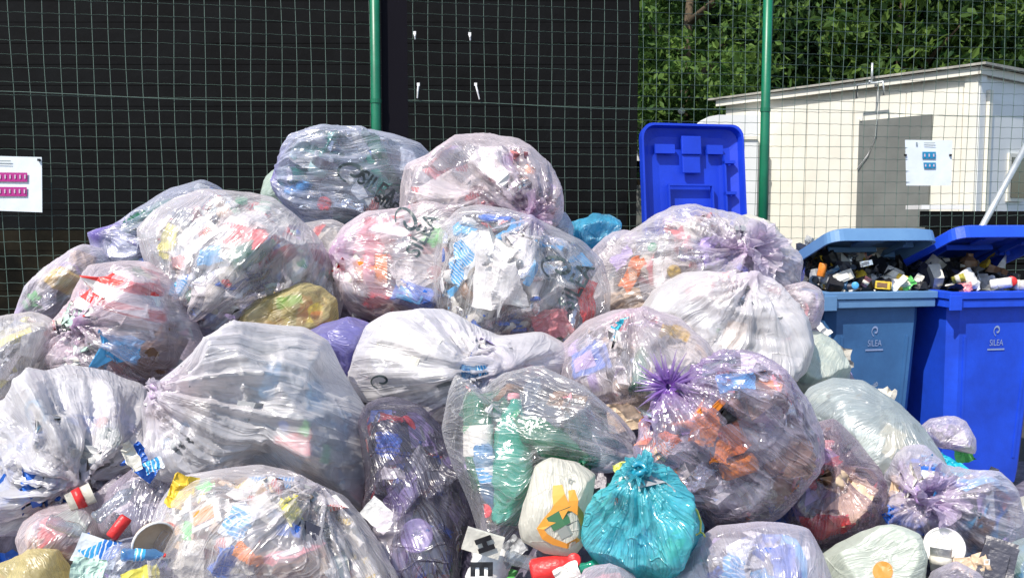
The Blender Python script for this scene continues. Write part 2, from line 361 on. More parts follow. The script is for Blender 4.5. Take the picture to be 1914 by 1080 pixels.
# ---------------- trees ----------------
def tree(x, y, h, r, mat, label, nleaf, lz, lsz=.11, zc=None):
    t = tag(empty('tree', (x, y, 0)), label, 'tree', 'trees beyond the fence')
    rg = np.random.default_rng(int(abs(x*37+y*91))+3)
    w = MB(); zc = zc or h*.62
    w.tube([(0,0,0),(.05*h*.1,.02,h*.3),(-.04,.05,h*.6),(.06,0,h*.85)], [.16,.12,.08,.03], 9)
    for i in range(7):
        a = i*2.4; z = h*(.28+.08*i); w.tube([(0,0,z),(math.cos(a)*r*.45, math.sin(a)*r*.45, z+r*.3),(math.cos(a)*r*.8, math.sin(a)*r*.8, z+r*.45)], [.06,.035,.012], 6)
    w.obj('trunk', M['bark'], t, True)
    nc = 90; d = rg.normal(size=(nc, 3)); d /= np.linalg.norm(d, axis=1)[:, None]
    rad = rg.uniform(.45, 1.0, nc)**.6
    C = d*rad[:, None]*np.array([r, r, lz]) + np.array([0, 0, zc])
    C[:, 2] = np.maximum(C[:, 2], .35)
    ci = rg.integers(0, nc, nleaf); cs = rg.uniform(.22, .5, nc)*r*.42
    P = C[ci]+rg.normal(size=(nleaf, 3))*cs[ci][:, None]*np.array([1,1,.62]); P[:, 2] = np.maximum(P[:, 2], .1)
    a = rg.normal(size=(nleaf, 3)); a[:, 2] -= .5; a /= np.linalg.norm(a, axis=1)[:, None]
    b = np.cross(a, rg.normal(size=(nleaf, 3))); b /= np.linalg.norm(b, axis=1)[:, None]
    s = (rg.uniform(.6, 1.3, nleaf)*lsz)[:, None]; c = np.cross(a, b)
    Vv = np.stack([P-a*s, P+b*s*.42+c*s*.1, P+a*s, P-b*s*.42+c*s*.1], 1).reshape(-1, 3)
    mesh('crown', Vv, np.arange(nleaf*4).reshape(-1, 4), mat, t)
tree(2.6, 13.3, 6.2, 1.5, M['leafB'], 'tree with yellow green pointed leaves nearest the dark building', 14000, 2.0, .07, 4.3)
tree(4.0, 17.0, 8.5, 2.6, M['leafA'], 'dark green tree behind the right hand green fence post', 22000, 3.4, .10, 3.6)
tree(1.4, 18.5, 8.5, 2.6, M['leafA'], 'dark tree partly hidden by the black building edge', 22000, 3.6, .11, 3.7)
tree(6.6, 15.2, 7.6, 2.0, M['leafC'], 'mid green tree with sunlit leaves above the shed roof', 14000, 2.8, .10, 4.6)
tree(9.0, 17.0, 8.4, 2.8, M['leafA'], 'broad dark tree above the shed corner', 24000, 3.4, .10, 3.9)
tree(12.2, 17.5, 8.4, 2.8, M['leafC'], 'green tree at the right edge above the shed', 20000, 3.4, .10, 3.9)
tree(7.0, 21.5, 10.5, 3.4, M['leafA'], 'tall dark tree farthest back, right of centre', 20000, 4.8, .14, 5)
tree(2.4, 23.0, 10.5, 3.6, M['leafA'], 'tall dark tree farthest back, above the blue lid', 20000, 4.8, .14, 5)
tree(12.0, 23.0, 10.5, 3.6, M['leafA'], 'tall dark tree farthest back, at the right edge', 18000, 4.8, .14, 5)
w = MB(); rg = random.Random(4); vs = []; nx = 60
for j in range(16):
    for i in range(nx+1):
        z = j/15*11*(.85+.15*math.sin(i*.7)) ; vs.append((-10+i*.6, 28+.9*math.sin(i*1.3+j)+rg.uniform(-.7,.7)+.15*j, z+rg.uniform(-.3,.3)*(j > 0)))
fs = [(j*(nx+1)+i, j*(nx+1)+i+1, (j+1)*(nx+1)+i+1, (j+1)*(nx+1)+i) for j in range(15) for i in range(nx)]
mesh('far_hedge', vs, fs, pmat('far_foliage', (.012,.03,.010), .9, col2=(.03,.06,.015), scale=.9, bump=1, bscale=6), None)
tag(bpy.data.objects['far_hedge'], 'dark wooded bank behind all the trees', kind='stuff')
# ---------------- wheeled bins ----------------
def text_mesh(txt, size, bold=0.0):
    cu = bpy.data.curves.new('lettering', 'FONT'); cu.body = txt; cu.size = size; cu.align_x = 'CENTER'; cu.align_y = 'CENTER'; cu.offset = bold; cu.resolution_u = 3
    o = bpy.data.objects.new('tmp', cu); COL.objects.link(o); bpy.context.view_layer.update()
    me = bpy.data.meshes.new_from_object(o.evaluated_get(bpy.context.evaluated_depsgraph_get()))
    bpy.data.objects.remove(o); return me
def swirl_pts(n=34):   # spiral emblem like a looped S
    out = []
    for i in range(n):
        t = i/(n-1); a = -2.2+t*6.6; r = .25+.75*t
        out.append((r*math.cos(a)*1.25, r*math.sin(a)*.8))
    return out
def ribbon(pts, wd):
    vs = []; fs = []
    for i, p in enumerate(pts):
        q0 = pts[max(0, i-1)]; q1 = pts[min(len(pts)-1, i+1)]; dx, dy = q1[0]-q0[0], q1[1]-q0[1]; l = math.hypot(dx, dy) or 1
        k = wd*(.4+.6*math.sin(math.pi*min(1, .1+i/len(pts)))); vs += [(p[0]-dy/l*k, p[1]+dx/l*k), (p[0]+dy/l*k, p[1]-dx/l*k)]
    for i in range(len(pts)-1): fs.append((2*i, 2*i+2, 2*i+3, 2*i+1))
    return vs, fs
def make_bin(loc, yaw, lid_ang, mbody, mrim, mlid, label, W=.58, lidW=None, logo=True, lidL=.80):
    b = tag(empty('wheelie_bin', loc), label, 'bin', 'wheeled bins by the fence'); b.rotation_euler[2] = yaw; b.scale = (.97, .97, 1.035)
    D = .70; H = 1.0; t = .006
    def ringbox(w_, d0, d1, z): return [Vector((-w_/2, d0, z)), Vector((w_/2, d0, z)), Vector((w_/2, d1, z)), Vector((-w_/2, d1, z))]
    # body: tapered shell with open top, chamfered corners
    def loop(w_, d0, d1, z, ch=.045):
        x = w_/2
        return [Vector(p) for p in ((-x+ch,d0,z),(x-ch,d0,z),(x,d0+ch,z),(x,d1-ch,z),(x-ch,d1,z),(-x+ch,d1,z),(-x,d1-ch,z),(-x,d0+ch,z))]
    outer = [loop(W-.13, .07, .60, .03), loop(W-.12, .062, .62, .10), loop(W-.05, .025, D-.02, .86), loop(W-.05, .025, D-.02, .945)]
    inner = [loop(W-.062, .031, D-.026, .945), loop(W-.14, .08, .594, .12)]
    vs = []; fs = []; L_ = outer+inner
    for l in L_: vs += l
    for i in range(len(L_)-1):
        for k in range(8): k2 = (k+1) % 8; fs.append((i*8+k, i*8+k2, (i+1)*8+k2, (i+1)*8+k))
    fs.append(tuple(range(8))[::-1]); fs.append(tuple(range((len(L_)-1)*8, len(L_)*8)))
    mesh('body', vs, fs, mbody, b)
    # raised front panel frame
    w = MB()
    for x in (-1, 1):
        w.hexa([Vector((x*.155-.007, .055, .16)), Vector((x*.155+.007, .055, .16)), Vector((x*.155+.007, .08, .16)), Vector((x*.155-.007, .08, .16)),
                Vector((x*.185-.007, .0245, .78)), Vector((x*.185+.007, .0245, .78)), Vector((x*.185+.007, .04, .78)), Vector((x*.185-.007, .04, .78))])
    w.obj('front_rib', mbody, b)
    # rim
    w = MB(); x = W/2
    for z0, z1, e in ((.925, .962, .018), (.967, 1.0, .026)):
        w.box((-x-e, -e, z0), (x+e, .028, z1)); w.box((-x-e, D-.028, z0), (x+e, D+e, z1)); w.box((-x-e, .0285, z0), (-x+.03, D-.0285, z1)); w.box((x-.03, .0285, z0), (x+e, D-.0285, z1))
    w.box((-x-.01, -.01, .9615), (x+.01, .02, .9675))
    w.obj('rim', mrim, b, bevel=.003)
    w = MB(); w.box((-x-.034, -.036, .915), (-x+.035, -.0265, .985)); w.obj('lifting_comb', mlid, b, bevel=.002)
    w = MB(); w.tube([(-x+.02, D+.09, 1.0), (x-.02, D+.09, 1.0)], .014, 10)
    for s in (-1, 1): w.tube([(s*(x-.02), D+.02, .98), (s*(x-.02), D+.09, 1.0)], .013, 8)
    w.obj('handle', mbody, b, True)
    for s in (-1, 1):
        whl = empty('wheel', Vector((s*.235, .62, .10)), b)
        w = MB(); w.lathe([(.055,-.022),(.098,-.022),(.102,-.01),(.102,.01),(.098,.022),(.055,.022)], 24, 'x'); w.obj('tyre', M['black'], whl, True)
        w = MB(); w.lathe([(0,-.012),(.056,-.014),(.056,.014),(0,.012)], 18, 'x'); w.obj('rim_disc', M['black'], whl, True)
    # lid
    LW_ = (lidW or W)+.03; hz = 1.035; piv = Matrix.Translation((0, D+.02, hz)) @ Matrix.Rotation(-lid_ang, 4, 'X')
    # lid local: extends to -y by .78; hinge at origin
    Ld = lidL; hx = LW_/2
    def LP(x, y, z): return piv @ Vector((x, y, z))
    lo = lambda h, e, c: [LP(-hx+e, -e*.3, h)]+[LP(-hx+e+c*(1-math.cos(t)), -Ld+e+c*(1-math.sin(t)), h) for t in [k_*math.pi/10 for k_ in range(6)]]+[LP(hx-e-c*(1-math.cos(t)), -Ld+e+c*(1-math.sin(t)), h) for t in [(5-k_)*math.pi/10 for k_ in range(6)]]+[LP(hx-e, -e*.3, h)]
    c = .07
    loops = [lo(-.055, .0, c), lo(.0, .004, c), lo(.022, .05, c), lo(.030, .12, c)]
    inn = [lo(-.055, .012, c), lo(-.008, .018, c), lo(.012, .06, c), lo(.022, .13, c)]
    vs = []; fs = []
    for l in loops: vs += l
    for l in inn: vs += l
    for g in (0, 4):
        for i in range(3):
            for k in range(14):
                k2 = (k+1) % 14; q = ((g+i)*14+k, (g+i)*14+k2, (g+i+1)*14+k2, (g+i+1)*14+k); fs.append(q if g == 0 else q[::-1])
        q = tuple(range((g+3)*14, (g+4)*14)); fs.append(q if g == 0 else q[::-1])
    for k in range(14): k2 = (k+1) % 14; fs.append((k, 56+k, 56+k2, k2))
    lid = mesh('lid', vs, fs, mlid, b)
    # underside ribs and latch of the lid
    w = MB()
    def lb(x0, x1, y0, y1, z0, z1): w.box((x0, y0, z0), (x1, y1, z1), piv)
    for x0, y0, x1, y1 in ((-.15,-.50,.13,-.49),(-.15,-.12,.13,-.11),(-.15,-.4895,-.14,-.1205),(.12,-.4895,.13,-.1205)): lb(x0, x1, y0, y1, -.02, .006)
    for yy in (-.62, -.45, -.28, -.12): lb(.20, .265, yy-.008, yy+.008, -.035, .0)
    lb(.20, .21, -.66, -.05, -.028, .0)
    for xx in (-.22, .20): lb(xx-.10 if xx > 0 else xx, xx+.0 if xx > 0 else xx+.12, -.715, -.665, -.016, -.0)
    w.obj('lid_rib', mlid, lid)
    w = MB(); lb(-.06, .06, -.76, -.66, -.026, -.006); lb(-.055, .055, -.6595, -.56, -.016, -.001); w.obj('latch', mlid, lid, bevel=.004)
    w = MB()
    for s in (-1, 1): w.tube([(s*.18-.04, D+.03, 1.03), (s*.18+.04, D+.03, 1.03)], .018, 10)
    w.obj('hinge', mlid, b, True)
    if logo:
        # swirl, name and underline moulded on the front
        sl_ = (.082-.0245)/(.78-.16)
        def fpnt(x, z): # on the body's front face: y at z
            y = .025+(.86-z)*(.062-.025)/(.86-.10); return Vector((x, y-.0035, z))
        lg = empty('logo', (0, 0, 0), b); zc = .745
        me = text_mesh('SILEA', .034, .0); vs = [fpnt(v.co.x, zc+v.co.y*1.3) for v in me.vertices]; mesh('lettering', vs, [tuple(p.vertices) for p in me.polygons], M['logo'], lg)
        rv, rf = ribbon(swirl_pts(), .17); mesh('emblem', [fpnt(x*.018, zc+.062+y*.034) for x, y in rv], rf, M['logo'], lg)
        mesh('underline', [fpnt(x, z) for x, z in ((-.05, zc-.036),(.05, zc-.036),(.05, zc-.028),(-.05, zc-.028))], [(0,1,2,3)], M['logo'], lg)
    return b
YAW = math.radians(10)
def bin_at(pxl, Y):   # left front rim corner
    p = at(pxl, 540, Y); return Vector((p.x, Y, 0))
def place_bin(pxc, Y, *a, **k):
    p = at(pxc, 540, Y); return make_bin(Vector((p.x, Y, 0)), *a, **k)
binB = place_bin(1644, 4.40, YAW, math.radians(19.3), M['binfade'], M['binfaderim'], M['binfaderim'], 'sun-faded grey blue wheeled bin with its lid ajar over mixed rubbish')
binC = place_bin(1874, 4.42, YAW, math.radians(20.5), M['binblue'], M['binblue'], M['binblue'], 'bright blue wheeled bin at the right edge, lid propped open by rubbish')
binA = place_bin(1414, 4.25, math.radians(13), math.radians(98), M['bindark'], M['bindark'], M['bindark'], 'blue wheeled bin behind the heap with its lid standing upright', logo=False, W=.60, lidL=.82)

# ---------------- wrappers, bottles, cartons ----------------
def printmat(name, base, cols, scale=14, rough=.35, vor=True):
    """packaging print: patches and stripes of colour on a base"""
    m, nt = newmat(name); L = nt.links.new
    tc = nd(nt, 'ShaderNodeTexCoord'); v = nd(nt, 'ShaderNodeTexVoronoi', i_Scale=scale, i_Randomness=1.0); L(tc.outputs['Object'], v.inputs['Vector'])
    r = nd(nt, 'ShaderNodeValToRGB'); r.color_ramp.interpolation = 'CONSTANT'; sep = nd(nt, 'ShaderNodeSeparateColor'); L(v.outputs['Color'], sep.inputs[0]); L(sep.outputs[0], r.inputs[0])
    cs = [base]+list(cols); e = r.color_ramp.elements; e[0].color = c4(base); e[0].position = 0; e[1].position = .5; e[1].color = c4(cols[0])
    for i, c in enumerate(cols[1:]): n = e.new(.5+.5*(i+1)/len(cols)); n.color = c4(c)
    w = nd(nt, 'ShaderNodeTexWave', i_Scale=scale*2.2, i_Distortion=6, i_Detail=3); L(tc.outputs['Object'], w.inputs['Vector'])
    mr = nd(nt, 'ShaderNodeMapRange'); mr.inputs[1].default_value = .80; mr.inputs[2].default_value = .86; L(w.outputs['Fac'], mr.inputs[0])
    mx = nd(nt, 'ShaderNodeMix', data_type='RGBA'); L(mr.outputs[0], mx.inputs[0]); L(r.outputs[0], mx.inputs[6]); mx.inputs[7].default_value = c4(base)
    p = nd(nt, 'ShaderNodeBsdfPrincipled', i_Roughness=rough); out = nd(nt, 'ShaderNodeOutputMaterial'); L(mx.outputs[2], p.inputs['Base Color']); L(p.outputs[0], out.inputs[0])
    n2 = nd(nt, 'ShaderNodeTexNoise', i_Scale=45, i_Detail=3); L(tc.outputs['Object'], n2.inputs['Vector']); b_ = nd(nt, 'ShaderNodeBump', i_Strength=.5, i_Distance=.008); L(n2.outputs['Fac'], b_.inputs['Height']); L(b_.outputs[0], p.inputs['Normal'])
    return m
def petmat(name, col, dens=.35):
    m, nt = newmat(name); L = nt.links.new
    t = nd(nt, 'ShaderNodeBsdfTransparent'); t.inputs[0].default_value = c4([c**.55 for c in col]); d = nd(nt, 'ShaderNodeBsdfDiffuse'); d.inputs[0].default_value = c4(col)
    tr = nd(nt, 'ShaderNodeBsdfTranslucent'); tr.inputs[0].default_value = c4(col)
    g = nd(nt, 'ShaderNodeBsdfGlossy', i_Roughness=.12); g.inputs[0].default_value = (.9,.95,.95,1)
    tc = nd(nt, 'ShaderNodeTexCoord'); n = nd(nt, 'ShaderNodeTexNoise', i_Scale=38, i_Detail=3); L(tc.outputs['Object'], n.inputs['Vector'])
    b = nd(nt, 'ShaderNodeBump', i_Strength=.8, i_Distance=.006); L(n.outputs['Fac'], b.inputs['Height'])
    for s in (g, d): L(b.outputs[0], s.inputs['Normal'])
    lw = nd(nt, 'ShaderNodeLayerWeight', i_Blend=.35); L(b.outputs[0], lw.inputs['Normal'])
    m0 = nd(nt, 'ShaderNodeMixShader'); m0.inputs[0].default_value = .5; L(d.outputs[0], m0.inputs[1]); L(tr.outputs[0], m0.inputs[2])
    m1 = nd(nt, 'ShaderNodeMixShader'); m1.inputs[0].default_value = dens; L(t.outputs[0], m1.inputs[1]); L(m0.outputs[0], m1.inputs[2])
    mp = nd(nt, 'ShaderNodeMapRange'); mp.inputs[3].default_value = .06; mp.inputs[4].default_value = .55; L(lw.outputs['Facing'], mp.inputs[0])
    m2 = nd(nt, 'ShaderNodeMixShader'); L(mp.outputs[0], m2.inputs[0]); L(m1.outputs[0], m2.inputs[1]); L(g.outputs[0], m2.inputs[2])
    out = nd(nt, 'ShaderNodeOutputMaterial'); L(m2.outputs[0], out.inputs[0]); return m
S = {}
for k_, c_ in dict(white=(.78,.77,.74), off=(.62,.60,.53), grey=(.34,.35,.36), red=(.62,.03,.03), pink=(.72,.28,.30), blue=(.02,.12,.5), sky=(.08,.38,.68), cyan=(.02,.45,.6), yellow=(.75,.52,.05),
                   lemon=(.72,.66,.12), orange=(.8,.25,.03), brown=(.20,.11,.06), beige=(.60,.46,.32), black=(.015,.015,.018), lilac=(.42,.33,.60), mint=(.50,.68,.58), lime=(.15,.6,.15), green=(.01,.22,.10), dark=(.05,.05,.07)).items():
    S[k_] = pmat(k_+'_packaging', c_, .38, var=.10, scale=14, bump=.6, bscale=32)
S['silver'] = pmat('foil', (.75,.75,.75), .22, .9, bump=.7, bscale=30)
S['pgreen'] = petmat('green_pet', (.006,.27,.11), .86); S['pteal'] = petmat('teal_pet', (.02,.52,.33), .88); S['pclear'] = petmat('clear_pet', (.70,.74,.78), .16); S['pblue'] = petmat('blue_pet', (.22,.50,.85), .5)
S['stripes'] = printmat('red_striped_print', (.76,.74,.70), [(.76,.74,.70)], 5)
nt = S['stripes'].node_tree; wv = [n for n in nt.nodes if n.type == 'TEX_WAVE'][0]; wv.inputs['Scale'].default_value = 4.2; wv.inputs['Distortion'].default_value = .6; wv.bands_direction = 'Y'
mxn = [n for n in nt.nodes if n.type == 'MIX'][0]; mxn.inputs[7].default_value = (.75,.05,.04,1); mrn = [n for n in nt.nodes if n.type == 'MAP_RANGE'][0]; mrn.inputs[1].default_value = .5; mrn.inputs[2].default_value = .56
S['news'] = printmat('newsprint', (.70,.69,.64), [(.62,.6,.56),(.45,.44,.42),(.75,.7,.62),(.6,.2,.18)], 22, .6)
S['prnA'] = printmat('red_white_print', (.74,.70,.66), [(.65,.04,.04),(.7,.68,.62),(.6,.05,.06)], 12)
S['prnB'] = printmat('blue_white_print', (.7,.74,.76), [(.02,.16,.55),(.05,.35,.68),(.65,.7,.7)], 13)
S['prnC'] = printmat('mixed_print', (.72,.70,.63), [(.7,.5,.06),(.05,.3,.12),(.6,.08,.05),(.1,.3,.6),(.5,.3,.18)], 18)
S['prnD'] = printmat('dark_print', (.06,.055,.09), [(.45,.04,.04),(.03,.08,.45),(.2,.07,.05),(.5,.5,.52)], 12)
S['prnO'] = printmat('orange_print', (.8,.20,.03), [(.85,.35,.05),(.7,.62,.5),(.6,.05,.02)], 20)
SK = list(S)
def sheet_pts(w_, h_, n, m_, amp, seed, curl=.0):
    u, v = np.meshgrid(np.linspace(-.5,.5,n), np.linspace(-.5,.5,m_)); P = np.stack([u.ravel()*w_, v.ravel()*h_, np.zeros(n*m_)], 1)
    s = max(w_, h_); q = P/s*3.1
    z = ridge(q+seed, seed)*.55+ridge(q*2.3+seed, seed+1)*.3+vn(q*.7+seed, seed+2)*.6
    P[:,2] += z*amp*s + curl*s*(u.ravel()**2*4-.3)*.5
    P[:,0] += vn(q*1.6+9, seed+3)*amp*s*.6; P[:,1] += vn(q*1.6+19, seed+4)*amp*s*.6
    f = [(j*n+i, j*n+i+1, (j+1)*n+i+1, (j+1)*n+i) for j in range(m_-1) for i in range(n-1)]
    return P, f
def frame_at(P, ang, tilt=0, roll=0, nrm=None):
    """x along the thing, z towards the viewer side (or along nrm)"""
    w = (P-CAMP).normalized(); z = -w
    if nrm is not None: z = (z*.15+nrm*.85).normalized()
    u = z.cross(Vector((0,0,1)))*-1; u = Vector((0,0,1)).cross(z).normalized(); v = z.cross(u)
    R_ = Matrix((u, v, z)).transposed().to_4x4()
    return Matrix.Translation(P) @ R_ @ Matrix.Rotation(math.radians(ang), 4, 'Z') @ Matrix.Rotation(math.radians(tilt), 4, 'Y') @ Matrix.Rotation(math.radians(roll), 4, 'X')
def item(kind, P, L_, ang, mat, label, cat, tilt=0, asp=None, nrm=None, mat2=None, group=None, amp=None, seed=None):
    """L_ real length; ang in the picture plane; origin at its middle"""
    seed = seed if seed is not None else (hash_s(label) % 997)
    mt = S[mat] if mat in S else FILM[mat]
    Mx = frame_at(P, ang, tilt, 0, nrm); name = {'bottle':'plastic_bottle','can':'drink_can','cup':'cup','carton':'carton','wrap':'wrapper','disc':'plastic_disc','tub':'tub','film':'plastic_film','arc':'bowl','cap':'bottle_cap','jug':'plastic_bottle','ribbon':'ribbon_handle','sheet':'paper_sheet'}[kind]
    if kind in ('wrap','film','sheet'):
        asp = asp or .7; Pn, f = sheet_pts(L_, L_*asp, 22, 16, amp if amp is not None else (.10 if kind != 'sheet' else .04), seed, .15)
        o = mesh(name, Pn, f, mt, None, kind == 'film'); o.matrix_world = Mx
        if kind == 'film':
            film_attrs(o.data, Pn, np.full(len(Pn), .15))
        return tag(o, label, cat, group)
    t = tag(empty(name, (0,0,0)), label, cat, group); t.matrix_world = Mx
    m2 = S[mat2] if mat2 else S['white']
    if kind in ('bottle', 'jug'):
        r = L_*(asp or .145); h = L_
        prof = [(0,-h*.5),(r*.75,-h*.5),(r*.98,-h*.46),(r,-h*.40)]
        for i in range(9): x = -h*.38+i*h*.062; prof += [(r*(1 if i % 2 else .945), x)]
        prof += [(r*.98,h*.17),(r*.86,h*.26),(r*.55,h*.36),(r*.30,h*.42),(r*.28,h*.455)]
        w = MB(); w.lathe(prof, 22, 'x'); V_ = np.array([v[:] for v in w.v]); q = V_/h*7+seed
        cr = .11*r*2; V_[:,1] += vn(q, seed)*cr; V_[:,2] += vn(q+40, seed)*cr
        mesh('body', V_, w.f, mt, t, True)
        w = MB(); w.lathe([(0,h*.51),(r*.32,h*.508),(r*.34,h*.495),(r*.34,h*.455),(r*.30,h*.452)], 14, 'x'); w.obj('cap', m2, t, True)
        if kind == 'bottle' and (asp in (.12,) or mat == 'pblue'):
            w = MB(); w.lathe([(r*1.012,-h*.20),(r*1.03,-h*.19),(r*1.03,h*.03),(r*1.012,h*.04)], 22, 'x')
            V2 = np.array([v[:] for v in w.v]); q = V2/h*7+seed; V2[:,1] += vn(q, seed)*cr; V2[:,2] += vn(q+40, seed)*cr
            mesh('paper_label', V2, w.f, S['prnB'] if 'blue' in mat else S['prnC'] if mat == 'pgreen' else S['off'], t, True)
    elif kind == 'can':
        r = L_*.27; w = MB(); w.lathe([(0,-L_*.47),(r*.75,-L_*.49),(r*.8,-L_*.5),(r,-L_*.44),(r,L_*.42),(r*.82,L_*.5),(r*.78,L_*.48)], 20, 'x')
        V_ = np.array([v[:] for v in w.v]); V_[:,1:] += (vn(V_/L_*5+seed, seed)*r*.13)[:,None]; mesh('body', V_, w.f, mt, t, True)
        w = MB(); w.lathe([(r*.785,L_*.482),(r*.72,L_*.475),(0,L_*.475)], 20, 'x'); w.obj('can_end', S['silver'], t, True)
    elif kind in ('cup', 'tub'):
        r = L_*(asp or .36); a_, b_ = (.78, 1) if kind == 'cup' else (.85, 1)
        w = MB(); w.lathe([(0,-L_*.47),(r*a_*.96,-L_*.47),(r*a_,-L_*.5),(r*b_,L_*.48),(r*1.06,L_*.48),(r*1.06,L_*.5),(r*.97,L_*.5),(r*a_*.94,-L_*.45),(0,-L_*.45)], 24, 'x')
        V_ = np.array([v[:] for v in w.v]); V_[:,1:] += (vn(V_/L_*3+seed, seed)*r*.06)[:,None]; mesh('body', V_, w.f, mt, t, True)
        w = MB(); w.lathe([(r*.9,-L_*.22),(r*.955,-L_*.22),(r*1.01,L_*.12),(r*.9,L_*.12)], 24, 'x'); w.obj('printed_band', m2, t, True)
    elif kind == 'carton':
        a_ = asp or .6; w = MB(); x, y, z = L_/2, L_*a_/2, L_*a_*.35
        bm = bmesh.new(); bmesh.ops.create_cube(bm, size=1); bmesh.ops.subdivide_edges(bm, edges=bm.edges[:], cuts=5, use_grid_fill=True)
        V_ = np.array([v.co[:] for v in bm.verts])*np.array([2*x,2*y,2*z]); F_ = [tuple(v.index for v in f.verts) for f in bm.faces]; bm.free()
        V_ += np.stack([vn(V_/L_*3+seed+i*9, seed+i) for i in range(3)], 1)*L_*.045
        mesh('box', V_, F_, mt, t)
        w = MB(); w.box((-x*.75, -y*.6, z+L_*.02), (x*.6, y*.55, z+L_*.035)); w.obj('label_panel', m2, t)
        w = MB(); w.box((x*.97, -y*.95, -z*.2), (x*1.22, y*.95, -z*.05), Matrix.Rotation(.25, 4, 'Y')); w.obj('flap', mt, t)
    elif kind == 'disc':
        r = L_/2; w = MB(); w.lathe([(r,-.004),(r*1.02,.006),(r*.95,.012),(r*.90,.006),(r*.6,.006),(r*.56,.011),(r*.5,.006),(0,.007)], 32); w.obj('disc', mt, t, True)
        w = MB(); w.lathe([(r*.34,.009),(r*.36,.014),(r*.30,.016),(0,.015)], 24); w.obj('centre_boss', m2, t, True)
    elif kind == 'arc':
        r = L_/2; w = MB(); w.lathe([(r,0),(r*.97,.008),(r*.88,-.01),(r*.6,-r*.45),(0,-r*.5)], 28); w.obj('shell', mt, t, True)
        w = MB(); w.lathe([(r*1.0,.001),(r*1.06,.004),(r*1.05,.008),(r*.985,.0085)], 28); w.obj('lip', m2, t, True)
    elif kind == 'cap':
        r = L_/2; w = MB(); w.lathe([(r,-r*.5),(r,r*.3),(r*.92,r*.42),(0,r*.45)], 18); w.obj('top', mt, t, True)
        w = MB(); w.lathe([(r*1.03,-r*.52),(r*1.05,-r*.5),(r*1.05,-r*.25),(r*1.01,-r*.22)], 18); w.obj('tamper_ring', mt, t, True)
    elif kind == 'ribbon':
        pts = [(-.5,-.14,0),(-.45,.0,.05),(-.2,.12,.08),(.15,.13,.06),(.45,.02,.03),(.5,-.12,0),(.3,-.16,-.02),(.0,-.05,.03),(-.3,-.03,.05)]
        w = MB(); w.tube([Vector(p)*L_ for p in pts], L_*.035, 6); w.obj('loop', mt, t, True)
        w = MB(); w.tube([Vector((.45,.02,.03))*L_, Vector((.5,.1,.12))*L_, Vector((.62,.12,.08))*L_], L_*.03, 6); w.obj('loose_end', mt, t, True)
    return t
def hash_s(s):
    h = 0
    for ch in s: h = (h*131+ord(ch)) % 1000003
    return h
